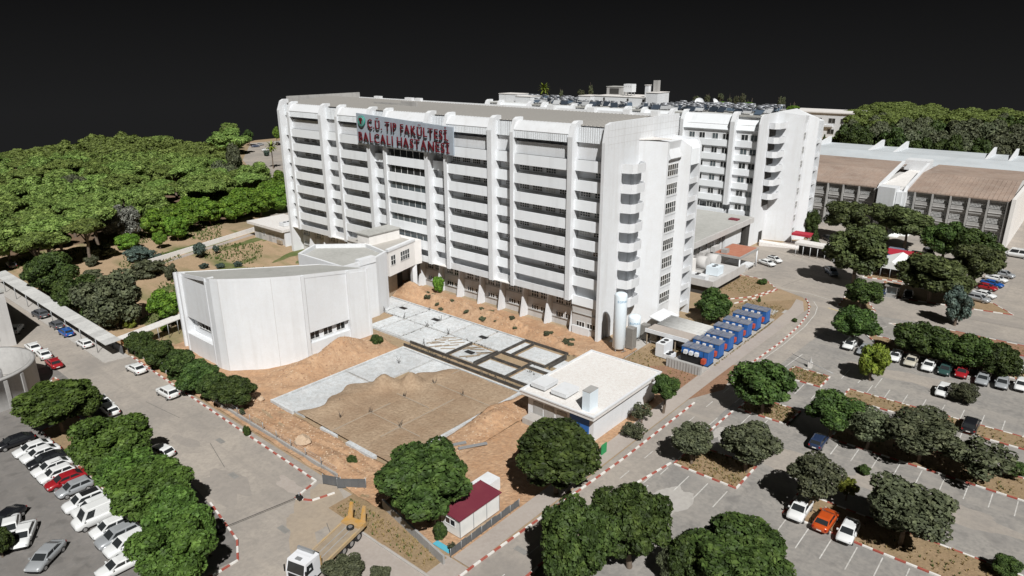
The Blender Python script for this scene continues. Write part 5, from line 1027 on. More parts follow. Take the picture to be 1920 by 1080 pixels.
for s in (-1, 1): MB().add([(-4.9, s*.85-.3, 1.4), (-4.9, s*.85+.3, 1.4), (-5.35, s*.85+.2, 3.1), (-5.35, s*.85-.2, 3.1), (-5.08, s*.85-.3, 1.4), (-5.08, s*.85+.3, 1.4), (-5.5, s*.85+.2, 3.1), (-5.5, s*.85-.2, 3.1)], [(0, 1, 2, 3), (4, 7, 6, 5), (0, 4, 5, 1), (1, 5, 6, 2), (2, 6, 7, 3), (3, 7, 4, 0)]).build('loading_ramp', M['yellow'], TK)
tm_ = MB().cyl((0, -.16, 0), (0, .16, 0), .52, n=18).mesh('wheel', M['tyre']); rm_ = MB().cyl((0, -.175, 0), (0, .175, 0), .28, n=14).mesh('rim', M['rim'])
for x in (3.7, 1.6, -1.1, -2.35, -3.6):
    for s in (-1, 1): w_ = place(tm_, 'wheel', TK, (x, s*1.1, .52)); place(rm_, 'rim', w_)
# ================================================================== SITE OBJECTS
CB = thing('container_cabin', 'white site cabin with a dark red metal roof beside the pavement', 'cabin', (17.4, -51.7, 0))
MB().box(-1.45, -3.2, 0.15, 1.45, 3.2, 2.55).build('wall', M['cabin'], CB); MB().add([(-1.65, -3.45, 2.75), (1.65, -3.45, 2.55), (1.65, 3.45, 2.55), (-1.65, 3.45, 2.75), (-1.65, -3.45, 2.65), (1.65, -3.45, 2.45), (1.65, 3.45, 2.45), (-1.65, 3.45, 2.65)], [(0, 1, 2, 3), (7, 6, 5, 4), (0, 4, 5, 1), (1, 5, 6, 2), (2, 6, 7, 3), (3, 7, 4, 0)]).build('roof', M['maroon'], CB)
rb = MB()
for i in range(18): y = -3.35+i*.394; rb.add([(-1.65, y-.04, 2.75), (1.65, y-.04, 2.55), (1.65, y+.04, 2.55), (-1.65, y+.04, 2.75), (-1.65, y-.03, 2.8), (1.65, y-.03, 2.6), (1.65, y+.03, 2.6), (-1.65, y+.03, 2.8)], [(4, 5, 6, 7), (0, 4, 7, 3), (1, 2, 6, 5)])
rb.build('roof_rib', M['maroon'], CB)
for y in (-3.2, -1.07, 1.07, 3.2): MB().box(1.45, y-.04, .15, 1.48, y+.04, 2.5).build('cover_strip', M['pole'], CB)
place(win_mesh(1.6, .9, 2, 1), 'window', CB, (-.8, -3.2, 1.2)); MB().box(-1.4, -3.1, 0, 1.4, 3.1, .15).build('skid', M['black'], CB)
for (nm, mt, lb, cat, x, y, sx_, sy_, h) in [('blue_sheet', 'cyan', 'light blue sheet lying in front of the red roofed cabin', 'sheet', 18.3, -57.0, 1.2, .35, .06), ('awning', 'cyan', 'pale blue awning leaning at the left end of the cabin', 'awning', 15.4, -54.3, .35, 1.0, 2.0), ('water_tank', 'white', 'white tank lying behind the red roofed cabin', 'tank', 15.1, -46.8, 1.0, 1.6, 1.6)]:
    t = thing(nm, lb, cat, (x, y, 0.04)); MB().box(-sx_, -sy_, h-.06 if nm == 'awning' else 0, sx_, sy_, h).build('sheet' if nm != 'water_tank' else 'tank_body', M[mt], t)
    if nm == 'awning':
        for a in (-.8, .8): MB().cyl((-.25, a, 0), (-.25, a, 1.95), .04, n=6).build('post', M['pole'], t)
t = thing('sand_spread', 'yellow sand spread beside the front of the cabin', 'sand', (19.3, -52, 0.04)); MB().lathe([(1.0, 0), (.8, .12), (.4, .2), (.02, .25)], 18).build('heap', M['sand'], t); t.scale = (.5, 3.2, 1)
FN = thing('sheet_fence', 'dark grey sheet metal fence between the pavement and the red roofed cabin', 'fence', (20.0, -52, 0))
for i in range(14): MB().box(-.03, -5.6+i*.8+.02, .1, .03, -5.6+i*.8+.78, 0.95+.06*(i % 3)).build('sheet_panel', M['darkfence'], FN)
for i in range(8): MB().cyl((.08, -5.6+i*1.6, 0), (.08, -5.6+i*1.6, 1.15), .04, n=6).build('post', M['pole'], FN)
F2 = thing('site_fence', 'low concrete boundary wall with posts and mesh along the left road', 'fence', (-32, -56.5, 0))
for i in range(18): MB().box(-30+i*3.4, -.12, 0, -30+i*3.4+3.3, .12, .62).build('wall_panel', M['grey'], F2); MB().cyl((-30+i*3.4, 0, .5), (-30+i*3.4, 0, 1.7), .05, n=6).build('post', M['pole'], F2)
for z in (.9, 1.25, 1.6): MB().cyl((-30, 0, z), (31, 0, z), .012, n=4).build('fence_wire', M['pole'], F2)
for i, (x0, y0, x1, y1, lb) in enumerate([(-1.2, -58.4, 1.0, -57.4, 'dark sheet panel closing the road wall at the site entrance'), (0.9, -57.8, 3.6, -55.6, 'grey sheet gate leaf standing open at the site entrance')]):
    t = thing('gate_panel', lb, 'gate', (x0, y0, 0)); a = math.atan2(y1-y0, x1-x0); L_ = math.hypot(x1-x0, y1-y0); t.rotation_euler = (0, 0, a)
    for k in range(4): MB().box(L_*k/4+.01, -.03, .15, L_*(k+1)/4-.01, .03, 1.4).build('sheet_panel', M['darkfence'], t)
    for k in (0, L_): MB().cyl((k, .05, 0), (k, .05, 1.5), .05, n=6).build('post', M['pole'], t)
F3 = thing('corner_wall', 'low grey wall running from the big corner tree to the pavement', 'wall', (8.0, -56.6, 0)); F3.rotation_euler = (0, 0, math.radians(-10))
for i in range(5): MB().box(i*2.5, -.12, 0, i*2.5+2.46, .12, 1.1).build('wall_panel', M['grey'], F3)
t = thing('barrier', 'long thin road barrier lying between two posts across the left road mouth', 'barrier', (-0.8, -66.2, 0)); MB().cyl((-1.6, -5, .4), (0, 4.2, .4), .035, n=6).build('pole', M['black'], t)
for x, y in ((-1.6, -5), (0, 4.2)): MB().box(x-.4, y-.25, 0, x+.4, y+.25, .5).build('base', M['black'], t); MB().cyl((x, y, .4), (x, y, .95), .08, n=6).build('upright', M['pole'], t)
t = thing('barrier', 'bent thin barrier pole by the entrance of the right car park', 'barrier', (33.2, 13.8, 0)); MB().cyl((-3.6, 1.5, 1.0), (4.2, -2.0, .95), .05, n=6).build('pole', M['pole'], t); MB().box(-.3, -.25, 0, .3, .25, 1.0).build('base', M['kwhite'], t); MB().lathe([(.3, 1.0), (.2, 1.2), (.02, 1.9)], 10).build('cap', M['green'] if 'green' in M else M['grey'], t)
# gas tanks and vaporisers
def gastank(x, y, r, h, label, txt, tz, legs):
    t = thing('gas_tank', label, 'gas tank', (x, y, .05))
    MB().lathe([(.02, .5), (r*.7, .55), (r, .9), (r, h-.5), (r*.93, h-.25), (r*.6, h-.05), (.02, h)], 32).build('vessel', M['tank'], t)
    for k in range(3):
        a = 2.1*k+.4; MB().cyl((r*.8*math.cos(a), r*.8*math.sin(a), 0), (r*.8*math.cos(a), r*.8*math.sin(a), .95), .1, n=8).build('leg', M['pole'], t)
    MB().cyl((r*1.05, -.2, .2), (r*1.05, -.2, 1.6), .05, n=6).cyl((r*.9, -.7, .4), (r*1.2, .3, .4), .05, n=6).build('pipe', M['alu'], t)
    sz = r*.5; ws = [(glyph(c, sz, .004, 'tanktext')[1]+sz*.1) for c in txt]; tot = sum(ws); a0 = math.radians(-60+(26 if h > 6 else 8))-tot/r/2
    for c, w_ in zip(txt, ws):
        a = a0+w_/2/r; p = (math.cos(a)*(r+.012), math.sin(a)*(r+.012))
        place(glyph(c, sz, .004, 'tanktext')[0], 'letter', t, (p[0]+math.sin(a)*w_/2, p[1]-math.cos(a)*w_/2, tz), (math.pi/2, 0, a+math.pi/2)); a0 += w_/r
    return t
gastank(5.1, -1.0, 1.12, 11.0, 'tall slim white gas tank standing by the hospital corner', 'EGMAK', 9.4, 3); gastank(4.4, 5.3, 1.15, 4.9, 'short wide white gas tank behind the tall one', 'EGMAK', 3.3, 3)
for x, y, h, lb in [(6.3, 1.1, 4.2, 'tall dark finned vaporiser between the two white gas tanks'), (5.9, 6.7, 3.0, 'finned vaporiser right of the short gas tank'), (8.2, 6.4, 2.2, 'low rusty vaporiser under the end of the pipe shelter')]:
    t = thing('vaporiser', lb, 'vaporiser', (x, y, .05)); MB().box(-.55, -.55, .5, .55, .55, h-.1).build('core', M['darkfence'], t)
    fn_ = MB()
    for i in range(7):
        u = -.6+i*.2; fn_.box(u-.04, -.72, .4, u+.04, .72, h); fn_.box(-.72, u-.04, .4, .72, u+.04, h-.02)
    fn_.build('fins', M['alu'], t)
    for a in (-.55, .55):
        for b in (-.55, .55): MB().box(a-.06, b-.06, 0, a+.06, b+.06, .4).build('leg', M['pole'], t)
# pipe shelter and pipe rack
t = thing('pipe_shelter', 'long low flat shelter with a dusty top and white fascia below the gable end', 'shelter', (11.3, 6.4, 0)); MB().box(-4.2, -1.6, 2.7, 4.0, 1.7, 3.0).build('shelter_roof', M['pave'], t); MB().box(-4.3, -1.75, 2.5, 4.1, -1.6, 3.2).build('fascia', M['white'], t); MB().box(-4.1, 1.3, 0, 3.9, 1.5, 2.7).build('back_wall', M['grey'], t)
for x in (-4, -1.2, 1.6, 3.8): MB().box(x-.08, -1.5, 0, x+.08, -1.34, 2.7).build('post', M['timber'], t)
t = thing('pipe_rack', 'rack of parallel grey pipes running from the hospital end to the blue generators', 'pipe rack', (11.8, 10.8, 0))
for i in range(9): MB().cyl((-4.4, -2.2+i*.62, 2.9+.05*(i % 2)), (4.2, -2.5+i*.62, 2.9), .19 if i % 2 else .26, n=10).build('pipe', M['pipe'], t)
for x in (-3.8, -1, 1.8, 4.0):
    MB().box(x-.08, -2.7, 2.55, x+.08, 3.2, 2.68).build('beam', M['pole'], t)
    for y in (-2.6, .3, 3.0): MB().box(x-.07, y-.07, 0, x+.07, y+.07, 2.55).build('post', M['pole'], t)
t = thing('pipe_hood', 'white sloping hood over the pipes at the hospital end wall', 'hood', (6.3, 13.2, 0)); MB().add([(-1.8, -2.8, 3.0), (1.6, -2.8, 2.4), (1.6, 2.8, 2.4), (-1.8, 2.8, 3.0), (-1.8, -2.8, 3.15), (1.6, -2.8, 2.55), (1.6, 2.8, 2.55), (-1.8, 2.8, 3.15)], [(3, 2, 1, 0), (4, 5, 6, 7), (0, 1, 5, 4), (1, 2, 6, 5), (2, 3, 7, 6), (3, 0, 4, 7)]).build('hood_roof', M['white'], t)
for y in (-2.5, 2.5): MB().box(1.3, y-.1, 0, 1.5, y+.1, 2.4).build('post', M['white'], t)
ac(11.9, 2.9, .05, .8, 1.6, 2.5, 'large white condenser box with two fans near the blue generators', 'white'); ac(13.4, 2.2, .05, .7, .95, .9, 'low white condenser beside the large condenser box', 'white')
# generators
gen_y = [3.0, 7.1, 11.1, 15.1, 19.2, 23.6, 28.0]
gl_ = ['nearest blue generator, with three white exhaust boxes on its front', 'second blue generator from the near end of the row', 'third blue generator from the near end of the row', 'middle blue generator of the row of seven', 'third blue generator from the far end of the row', 'second blue generator from the far end of the row', 'farthest blue generator at the end of the row']
for i, y in enumerate(gen_y):
    t = thing('generator', gl_[i], 'generator', (17.9, y+.4, .3), 0, 'blue generators lined up beside the gable end'); 
    MB().box(-2.4, -1.15, 0.15, 2.4, 1.15, 2.6).build('cabinet', M['blue'], t); MB().box(-2.45, -1.2, 2.6, 2.45, 1.2, 2.7).build('lid', M['bluetop'], t); MB().box(-2.5, -1.1, 0, 2.5, 1.1, .15).build('skid', M['black'], t)
    for x in (-1.6, -.8, 0, .8, 1.6): MB().box(x-.03, -1.18, .2, x+.03, -1.15, 2.55).build('panel_joint', M['black'], t)
    for x in (-1.2, .4): MB().box(x-.02, -1.2, 2.7, x+.02, 1.2, 2.72).build('lid_joint', M['black'], t)
    MB().box(1.55, -2.0, .7, 2.2, -1.18, 1.5).build('fuel_box', M['red'], t); MB().box(2.4, -.5, .4, 2.43, .5, 2.3).build('end_door', M['blue'], t)
    if i == 0:
        for x in (-1.5, -.5, .5): MB().box(x-.3, -1.75, 1.6, x+.3, -1.18, 2.2).build('exhaust_box', M['white'], t)
        MB().box(-2.3, -1.5, .3, 1.4, -1.18, 1.5).build('radiator', M['black'], t)
    else:
        for x in (-1.4, -.2, 1.0): MB().box(x-.25, -1.5, 2.0, x+.25, -1.18, 2.3).build('vent_flap', M['kwhite'], t)
t = thing('generator_plinth', 'long concrete plinth with a ribbed retaining wall under the generators', 'plinth', (17.6, 16, 0)); MB().box(-3.2, -16.4, 0, 3.0, 15.4, .3).build('base', M['kgrey'], t); MB().box(-3.2, -17.0, 0, 3.0, -16.4, 1.6).build('retaining_wall', M['grey'], t)
for i in range(12): MB().box(-3.1+i*.52, -17.08, 0, -2.95+i*.52, -17.0, 1.55).build('rib', M['grey'], t)
t = thing('concrete_path', 'pale concrete slab path lying in the dry grass behind the generators', 'path', (19.7, 36.6, 0.014)); 
for i, (x, y, w_, d_) in enumerate([(-1.2, -1, 1.6, 3.2), (1.0, 1.0, 1.2, 2.0), (2.6, 2.4, .8, 1.0)]): MB().box(x-w_/2, y-d_/2, 0, x+w_/2, y+d_/2, .06).build('slab', M['kgrey'], t)
# covered walkway on the left, in an L
WK = thing('covered_walkway', 'long covered walkway with a ribbed grey roof along the left road', 'walkway', (-91.5, -59.2, 0))
n = 26
for i in range(n):
    x0 = -33+i*2.46; MB().add([(x0, -1.3, 2.75), (x0+2.4, -1.3, 2.75), (x0+2.4, 1.3, 2.95), (x0, 1.3, 2.95), (x0, -1.3, 2.85), (x0+2.4, -1.3, 2.85), (x0+2.4, 1.3, 3.05), (x0, 1.3, 3.05)], [(3, 2, 1, 0), (4, 5, 6, 7), (0, 1, 5, 4), (1, 2, 6, 5), (2, 3, 7, 6), (3, 0, 4, 7)]).build('roof_sheet', M['walkroof'], WK)
    if i % 3 == 0:
        for y in (-1.2, 1.2): MB().cyl((x0+.1, y, 0), (x0+.1, y, 2.8), .07, n=6).build('post', M['pole'], WK)
MB().box(-33, 1.3, 0, 30.5, 1.4, 1.6).build('back_panel', M['darkfence'], WK)
W2 = thing('covered_walkway', 'short white topped walkway running from the bend toward the auditorium', 'walkway', (-61.4, -57.6, 0)); W2.rotation_euler = (0, 0, math.radians(104))
for i in range(8):
    x0 = i*2.1; MB().box(x0, -1.2, 2.8, x0+2.04, 1.2, 2.95).build('roof_sheet', M['roofwhite'], W2); MB().cyl((x0+.1, -1.1, 0), (x0+.1, -1.1, 2.8), .06, n=6).build('post', M['pole'], W2)
MB().box(.5, 1.0, 1.2, 5.5, 1.1, 2.2).build('notice_board', M['orange'], W2)
LW = thing('garden_wall', 'low pale wall running along the lawn in front of the bright green trees', 'wall', (-121, -8, 0))
for i in range(14):
    t_ = i/14; a = Vector((-113.5, -33)).lerp(Vector((-126.5, 9)), t_); b = Vector((-113.5, -33)).lerp(Vector((-126.5, 9)), t_+1/14.3); c = (a+b)/2; d = (b-a).normalized()
    MB().obox((c.x+121, c.y+8), d, (-d.y, d.x), (b-a).length/2, .15, 0, 1.3).build('wall_panel', M['offwhite'], LW)
t = thing('garden_path', 'pale concrete path beside the low garden wall', 'path', (-121, -8, 0.006)); MB().add([(8.6, -26, 0), (10.4, -25.4, 0), (-3.0, 19, 0), (-5, 18.4, 0), (8.6, -26, -.006), (10.4, -25.4, -.006), (-3.0, 19, -.006), (-5, 18.4, -.006)], [(0, 1, 2, 3), (0, 4, 5, 1), (1, 5, 6, 2), (2, 6, 7, 3), (3, 7, 4, 0)]).build('paving', M['pave'], t)
# tent, canopies, containers, booth by the upper car park
t = thing('tent', 'white gabled marquee tent with a dark open front', 'tent', (31.2, 79, 0))
MB().add([(-4, -5.2, 2.6), (4, -5.2, 2.6), (0, -5.2, 4.3), (-4, 5.5, 2.6), (4, 5.5, 2.6), (0, 5.5, 4.3)], [(0, 2, 5, 3), (2, 1, 4, 5), (0, 1, 2), (3, 5, 4)]).build('tent_roof', M['tent'], t)
for x in (-3.9, 3.9):
    MB().box(x-.03, -5.1, 0, x+.03, 5.4, 2.6).build('side_wall', M['tent'], t)
for x in (-3.9, -2, 0, 2, 3.9): MB().cyl((x, -5.15, 0), (x, -5.15, 2.6), .06, n=6).build('pole', M['pole'], t)
MB().box(-3.85, 5.3, 0, 3.85, 5.4, 2.6).build('back_wall', M['tent'], t)
t = thing('red_canopy', 'long dark red canopy behind the white tent', 'canopy', (30.6, 88.5, 0)); MB().add([(-4, -2.2, 2.9), (4, -2.2, 2.9), (4, 2.2, 3.3), (-4, 2.2, 3.3), (-4, -2.2, 2.8), (4, -2.2, 2.8), (4, 2.2, 3.2), (-4, 2.2, 3.2)], [(0, 1, 2, 3), (7, 6, 5, 4), (0, 4, 5, 1), (1, 5, 6, 2), (2, 6, 7, 3), (3, 7, 4, 0)]).build('canopy_roof', M['cloth_red'], t)
for x in (-3.8, 0, 3.8):
    for y in (-2, 2): MB().cyl((x, y, 0), (x, y, 2.9), .06, n=6).build('post', M['pole'], t)
for i, (x, y, lb) in enumerate([(28.2, 94.5, 'blue grey container left of its pair behind the red canopy'), (33.4, 94.2, 'blue grey container right of its pair behind the red canopy')]):
    t = thing('container', lb, 'container', (x, y, 0)); MB().box(-2.1, -1.1, 0, 2.1, 1.1, 2.4).build('body', M['blue'], t); MB().box(-2.15, -1.15, 2.4, 2.15, 1.15, 2.5).build('lid', M['bluetop'], t)
    for x_ in (-1.4, -.7, 0, .7, 1.4): MB().box(x_-.05, -1.14, .1, x_+.05, -1.1, 2.3).build('rib', M['blue'], t)
t = thing('guard_booth', 'small glazed guard booth with a grey flat roof beside the road', 'booth', (34.6, 61.6, 0)); MB().box(-1.1, -1.0, 0, 1.1, 1.0, .9).build('base', M['grey'], t); MB().box(-1.4, -1.3, 2.4, 1.4, 1.3, 2.6).build('roof', M['alu'], t)
for a, b in ((-1.05, -.95), (1.05, -.95), (1.05, .95), (-1.05, .95)): MB().box(a-.06, b-.06, .9, a+.06, b+.06, 2.4).build('corner_post', M['white'], t)
MB().box(-.98, -.95, .9, .98, -.9, 2.35).build('front_pane', M['glassg'], t); MB().box(1.0, -.9, .9, 1.05, .9, 2.35).build('side_pane', M['glassg'], t)
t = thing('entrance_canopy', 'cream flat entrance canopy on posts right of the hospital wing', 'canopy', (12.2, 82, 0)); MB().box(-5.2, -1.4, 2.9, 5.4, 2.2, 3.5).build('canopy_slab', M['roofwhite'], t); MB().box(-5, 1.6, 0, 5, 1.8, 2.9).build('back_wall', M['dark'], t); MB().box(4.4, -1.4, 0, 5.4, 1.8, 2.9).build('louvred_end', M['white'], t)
for i in range(5): MB().box(4.35, -1.45, .5+i*.5, 5.45, -1.41, .68+i*.5).build('louvre', M['darkfence'], t)
for i in range(6): MB().cyl((-4.8+i*1.8, -1.2, 0), (-4.8+i*1.8, -1.2, 2.9), .08, n=6).build('post', M['white'], t)
t = thing('awning', 'dark red awning at the foot of the hospital wing', 'awning', (5.2, 92.3, 0)); MB().box(-2.6, -1.6, 2.7, 2.2, 1.8, 3.3).build('awning_cover', M['cloth_red'], t)
for x in (-2.4, 2.0): MB().cyl((x, -1.5, 0), (x, -1.5, 2.7), .06, n=6).build('post', M['pole'], t)
t = thing('ramp', 'sloping concrete ramp at the foot of the hospital wing', 'ramp', (1, 88, 0)); MB().add([(-4.5, -4, 0), (5.5, 0, 0), (4, 2.6, 0), (-5.4, -1.5, 0), (-4.5, -4, 1.1), (5.5, 0, .15), (4, 2.6, .15), (-5.4, -1.5, 1.1)], [(3, 2, 1, 0), (4, 5, 6, 7), (0, 1, 5, 4), (1, 2, 6, 5), (2, 3, 7, 6), (3, 0, 4, 7)]).build('ramp_body', M['roofwhite'], t)
for i, (px, py, h, lb) in enumerate([(1671, 442, 1.6, 'small white tent roof beyond the tall pine'), (1691, 440, 2.6, 'white pointed cover right of the small white tent')]):
    p = at(px, py); t = thing('white_cover', lb, 'cover', (p.x, p.y, 0)); MB().add([(-1.8, -1.8, .3), (1.8, -1.8, .3), (1.8, 1.8, .3), (-1.8, 1.8, .3), (0, 0, h), (-1.8, -1.8, 0), (1.8, -1.8, 0), (1.8, 1.8, 0), (-1.8, 1.8, 0)], [(0, 1, 4), (1, 2, 4), (2, 3, 4), (3, 0, 4), (0, 5, 6, 1), (1, 6, 7, 2), (2, 7, 8, 3), (3, 8, 5, 0)]).build('cover_cloth', M['tent'], t)
for i, (x0, y0, w_, lb) in enumerate([(21.2, -32.5, 'grey', 'grey sheet bin shelter beside the pavement under the big tree'), (21.4, -30.6, 'green', 'green metal board beside the pavement')]):
    t = thing('hoarding', lb, 'hoarding', (x0, y0, .04)); MB().box(-.05, -.6, 0, .05, .6, 1.5).build('sheet_panel', M['gmetal' if w_ == 'green' else 'alu'], t); MB().cyl((-.08, -.5, 0), (-.08, -.5, 1.6), .04, n=6).build('post', M['pole'], t)
# bits lying on the building site
def rock(x, y, z, r, label):
    t = thing('boulder', label, 'boulder', (x, y, z)); bm = bmesh.new(); bmesh.ops.create_icosphere(bm, subdivisions=2, radius=r)
    rr = random.Random(int(x*10)); 
    for v in bm.verts: v.co *= rr.uniform(.78, 1.12); v.co.z *= .7; v.co.z += r*.45
    me = bpy.data.meshes.new('stone'); bm.to_mesh(me); bm.free(); me.materials.append(M['rock']); place(me, 'stone', t)
rock(-11.0, -54.6, .05, 1.15, 'large pale boulder beside the broken edge beam'); rock(-26.6, -51.6, .1, .55, 'small pale stone left of the slab corner'); rock(-27.6, -52.6, .1, .5, 'smallest pale stone by the dirt track')
for i, (x, y, a, L_, lb) in enumerate([(4.8, -42.5, 62, 4.5, 'long dark steel strip nearest the corner tree'), (7.2, -40.6, 60, 4.0, 'dark steel strip lying beside the other strips'), (5.6, -45.2, 58, 3.0, 'short dark steel strip among three on the dirt')]):
    t = thing('steel_strip', lb, 'steel strip', (x, y, .3)); t.rotation_euler = (0, 0, math.radians(a)); MB().box(-L_/2, -.25, 0, L_/2, .25, .12).build('strip', M['pole'], t)
pk = [(-30.5, -11.3), (-17.2, -11.9), (-40.5, -11.0), (-14.5, -18.4)]
for i, (x, y) in enumerate(pk):
    t = thing('floor_opening', ['black opening in the pale slab near the trenches', 'black opening in the slab beside the middle joint', 'black opening in the slab near the annex hall', 'dark board on the slab beside the timber planks'][i], 'opening', (x, y, .27)); MB().box(-.9, -.5, 0, .9, .5, .02).build('cover', M['black'], t)
rp = random.Random(5)
for i in range(22):
    x = rp.uniform(-22.5, -11.5); y = rp.uniform(-20.6, -16)
    if abs(x+16.9) < .9: continue
    t = thing('plank', 'loose timber plank on the slab beside the trenches', 'plank', (x, y, .25), math.radians(48+rp.uniform(-14, 14)), 'loose planks on the slab'); MB().box(-1.3, -.12, 0, 1.3, .12, .07).build('board', M['timber'], t)
for i, (x, y) in enumerate([(-20.5, -29.5), (-36, -14.8), (-29.3, -14.8), (-42, -14.8), (-23.2, -14.8), (-35.6, -8.3), (-29.4, -11), (-10.4, -31), (-10.4, -37.2), (-10.4, -43.6), (-4, -43.6), (-4, -31), (-16, -44.5), (-12.6, -47.3), (-23.3, -21.3), (-18, -24.2), (-14, -24.2)]):
    t = thing('rebar_stub', 'cluster of bent starter bars rising from a slab joint', 'rebar', (x, y, .3), rp.uniform(0, 3), 'starter bars on the foundation')
    for k in range(5): MB().cyl((rp.uniform(-.3, .3), rp.uniform(-.3, .3), 0), (rp.uniform(-.45, .45), rp.uniform(-.45, .45), rp.uniform(.5, 1.2)), .025, n=5).build('bar', M['slabdark'], t)
# ================================================================== TREES
def ico(sub):
    bm = bmesh.new(); bmesh.ops.create_icosphere(bm, subdivisions=sub, radius=1.0); bm.verts.ensure_lookup_table()
    v = np.array([x.co[:] for x in bm.verts]); f = np.array([[q.index for q in p.verts] for p in bm.faces]); bm.free(); return v, f
ICO2 = ico(2)
def crown(name, mt, seed, nl, lobe_r, nleaf, ls, shape='round', core=0.86, droop=0.0):
    """unit crown in [-1,1]^3: rounded lobes with leaf-sized quads spread over and between them"""
    R = np.random.RandomState(seed); C = []; Rr = []
    for i in range(nl):
        z = 1-2*(i+0.5)/nl; z = z*0.92+R.uniform(-.08, .08); t = i*2.399+R.uniform(-.5, .5)
        if shape == 'umbrella':
            z = R.uniform(-.25, .5); rad = math.sqrt(R.uniform(0, 1))*0.70; r = lobe_r*R.uniform(.75, 1.2); z = 0.48*(1-rad**2)-.05+R.uniform(-.14, .14)
        elif shape == 'cone':
            h = (i+.5)/nl; z = -0.85+1.7*h; rad = 0.62*(1-h)**0.9*math.sqrt(R.uniform(.2, 1)); r = lobe_r*(0.45+0.75*(1-h))
        elif shape == 'column':
            h = (i+.5)/nl; z = -0.8+1.55*h; rad = 0.5*math.sqrt(max(.05, 1-(2*h-1)**2))*R.uniform(.4, 1); r = lobe_r*R.uniform(.8, 1.2)
        else:
            rad = math.sqrt(max(0, 1-z*z))*R.uniform(.46, .84); z *= R.uniform(.55, .82); r = lobe_r*R.uniform(.6, 1.35)
        C.append((rad*math.cos(t), rad*math.sin(t), z)); Rr.append(r)
    C.append((0, 0, 0.05 if shape != 'umbrella' else 0.1)); Rr.append(0.55 if shape == 'round' else (0.42 if shape == 'umbrella' else .3))
    C = np.array(C); Rr = np.array(Rr)
    flat_ = 0.62 if shape == 'umbrella' else 0.92
    V = []; F = []; nv = 0
    iv, fi = ICO2
    for c, r in zip(C, Rr):
        j = 1+0.16*(R.rand(len(iv), 1)-.5)
        v = iv*j*r*core*np.array([1, 1, flat_])+c; V.append(v); F += (fi+nv).tolist(); nv += len(v)
    core_n = len(F)
    w = Rr**2; pick = R.choice(len(C), nleaf*2, p=w/w.sum())
    d = R.normal(size=(nleaf*2, 3)); d /= np.linalg.norm(d, axis=1)[:, None]
    p = C[pick]+d*np.array([1, 1, flat_])*(Rr[pick]*R.uniform(.86, 1.08, nleaf*2))[:, None]
    # drop leaves buried inside other lobes
    keep = np.ones(len(p), bool)
    for c, r in zip(C, Rr):
        q = (p-c)/np.array([1, 1, flat_]); keep &= ~(np.einsum('ij,ij->i', q, q) < (r*0.80)**2)
    p = p[keep][:nleaf]; d = d[keep][:nleaf]; n = len(p)
    nrm = d+R.normal(size=(n, 3))*0.55+np.array([0, 0, .15-droop]); nrm /= np.linalg.norm(nrm, axis=1)[:, None]
    a = np.cross(nrm, R.normal(size=(n, 3))); a /= np.linalg.norm(a, axis=1)[:, None]; b = np.cross(nrm, a)
    s_ = ls*R.uniform(.6, 1.35, n)[:, None]; el = R.uniform(.55, .95, n)[:, None]
    q0 = p-a*s_; q1 = p+b*s_*el+nrm*s_*.18; q2 = p+a*s_; q3 = p-b*s_*el+nrm*s_*.18
    L = np.stack([q0, q1, q2, q3], 1).reshape(-1, 3); V.append(L)
    F += (np.arange(n*4).reshape(n, 4)+nv).tolist()
    me = bpy.data.meshes.new(name); me.from_pydata(np.concatenate(V).tolist(), [], F); me.materials.append(M[mt]); me.update(); return me
def trunk_mesh(seed, limbs=5):
    R = random.Random(seed); b = MB(); x = y = 0; pz = 0; pts = [(0, 0, 0)]
    for z in (.3, .62, 1.0): x += R.uniform(-.05, .05); y += R.uniform(-.05, .05); pts.append((x, y, z))
    rr = [.075, .058, .046, .03]
    for i in range(3): b.cyl(pts[i], pts[i+1], rr[i], rr[i+1], 8, cap=False)
    for i in range(limbs):
        t = 6.28*i/limbs+R.uniform(-.4, .4); z0 = R.uniform(.45, .8); s_ = (x*.6, y*.6, z0)
        e = (math.cos(t)*R.uniform(.28, .45), math.sin(t)*R.uniform(.28, .45), z0+R.uniform(.25, .45)); b.cyl(s_, e, .03, .012, 6)
    return b.mesh('trunk', M['bark'])
TR = [trunk_mesh(i) for i in range(4)]
CR = {
 'dark': [crown('crown', 'leaf_dark', s_, 30, .29, 9500, .055, core=.72) for s_ in (1, 2, 3)],
 'mid': [crown('crown', 'leaf_dark', s_, 20, .33, 5200, .06, core=.75) for s_ in (4, 5, 24)],
 'olive': [crown('crown', 'leaf_olive', s_, 17, .33, 4600, .06, core=.62) for s_ in (6, 7, 26)],
 'pine': [crown('crown', 'leaf_pine', s_, 34, .27, 5200, .052, 'umbrella') for s_ in (8, 9, 10, 28)],
 'pine2': [crown('crown', 'leaf_pine', s_, 26, .30, 6000, .05, 'round') for s_ in (11, 12, 29)],
 'leafy': [crown('crown', 'leaf_mid', s_, 32, .28, 9500, .055, core=.72) for s_ in (41, 42)],
 'campus': [crown('crown', 'leaf_campus', s_, 22, .33, 5200, .06, 'round') for s_ in (33, 34)],
 'bright': [crown('crown', 'leaf_bright', s_, 26, .31, 4200, .07) for s_ in (13, 14)],
 'cone': [crown('crown', 'leaf_dark', 15, 26, .26, 2600, .07, 'cone')],
 'column': [crown('crown', 'leaf_olive', 16, 22, .34, 2600, .08, 'column')],
 'grey': [crown('crown', 'leaf_grey', 17, 26, .26, 3400, .05, core=.5)],
 'blue': [crown('crown', 'leaf_blue', 18, 16, .34, 1500, .09)],
 'shrub': [crown('crown', 'leaf_olive', 19, 14, .36, 1400, .11)],
 'sparse': [crown('crown', 'leaf_olive', 20, 16, .28, 1500, .075, core=.45)],
 'yellow': [crown('crown', 'leaf_yellow', 21, 16, .34, 2400, .08)],
}
tn = [0]
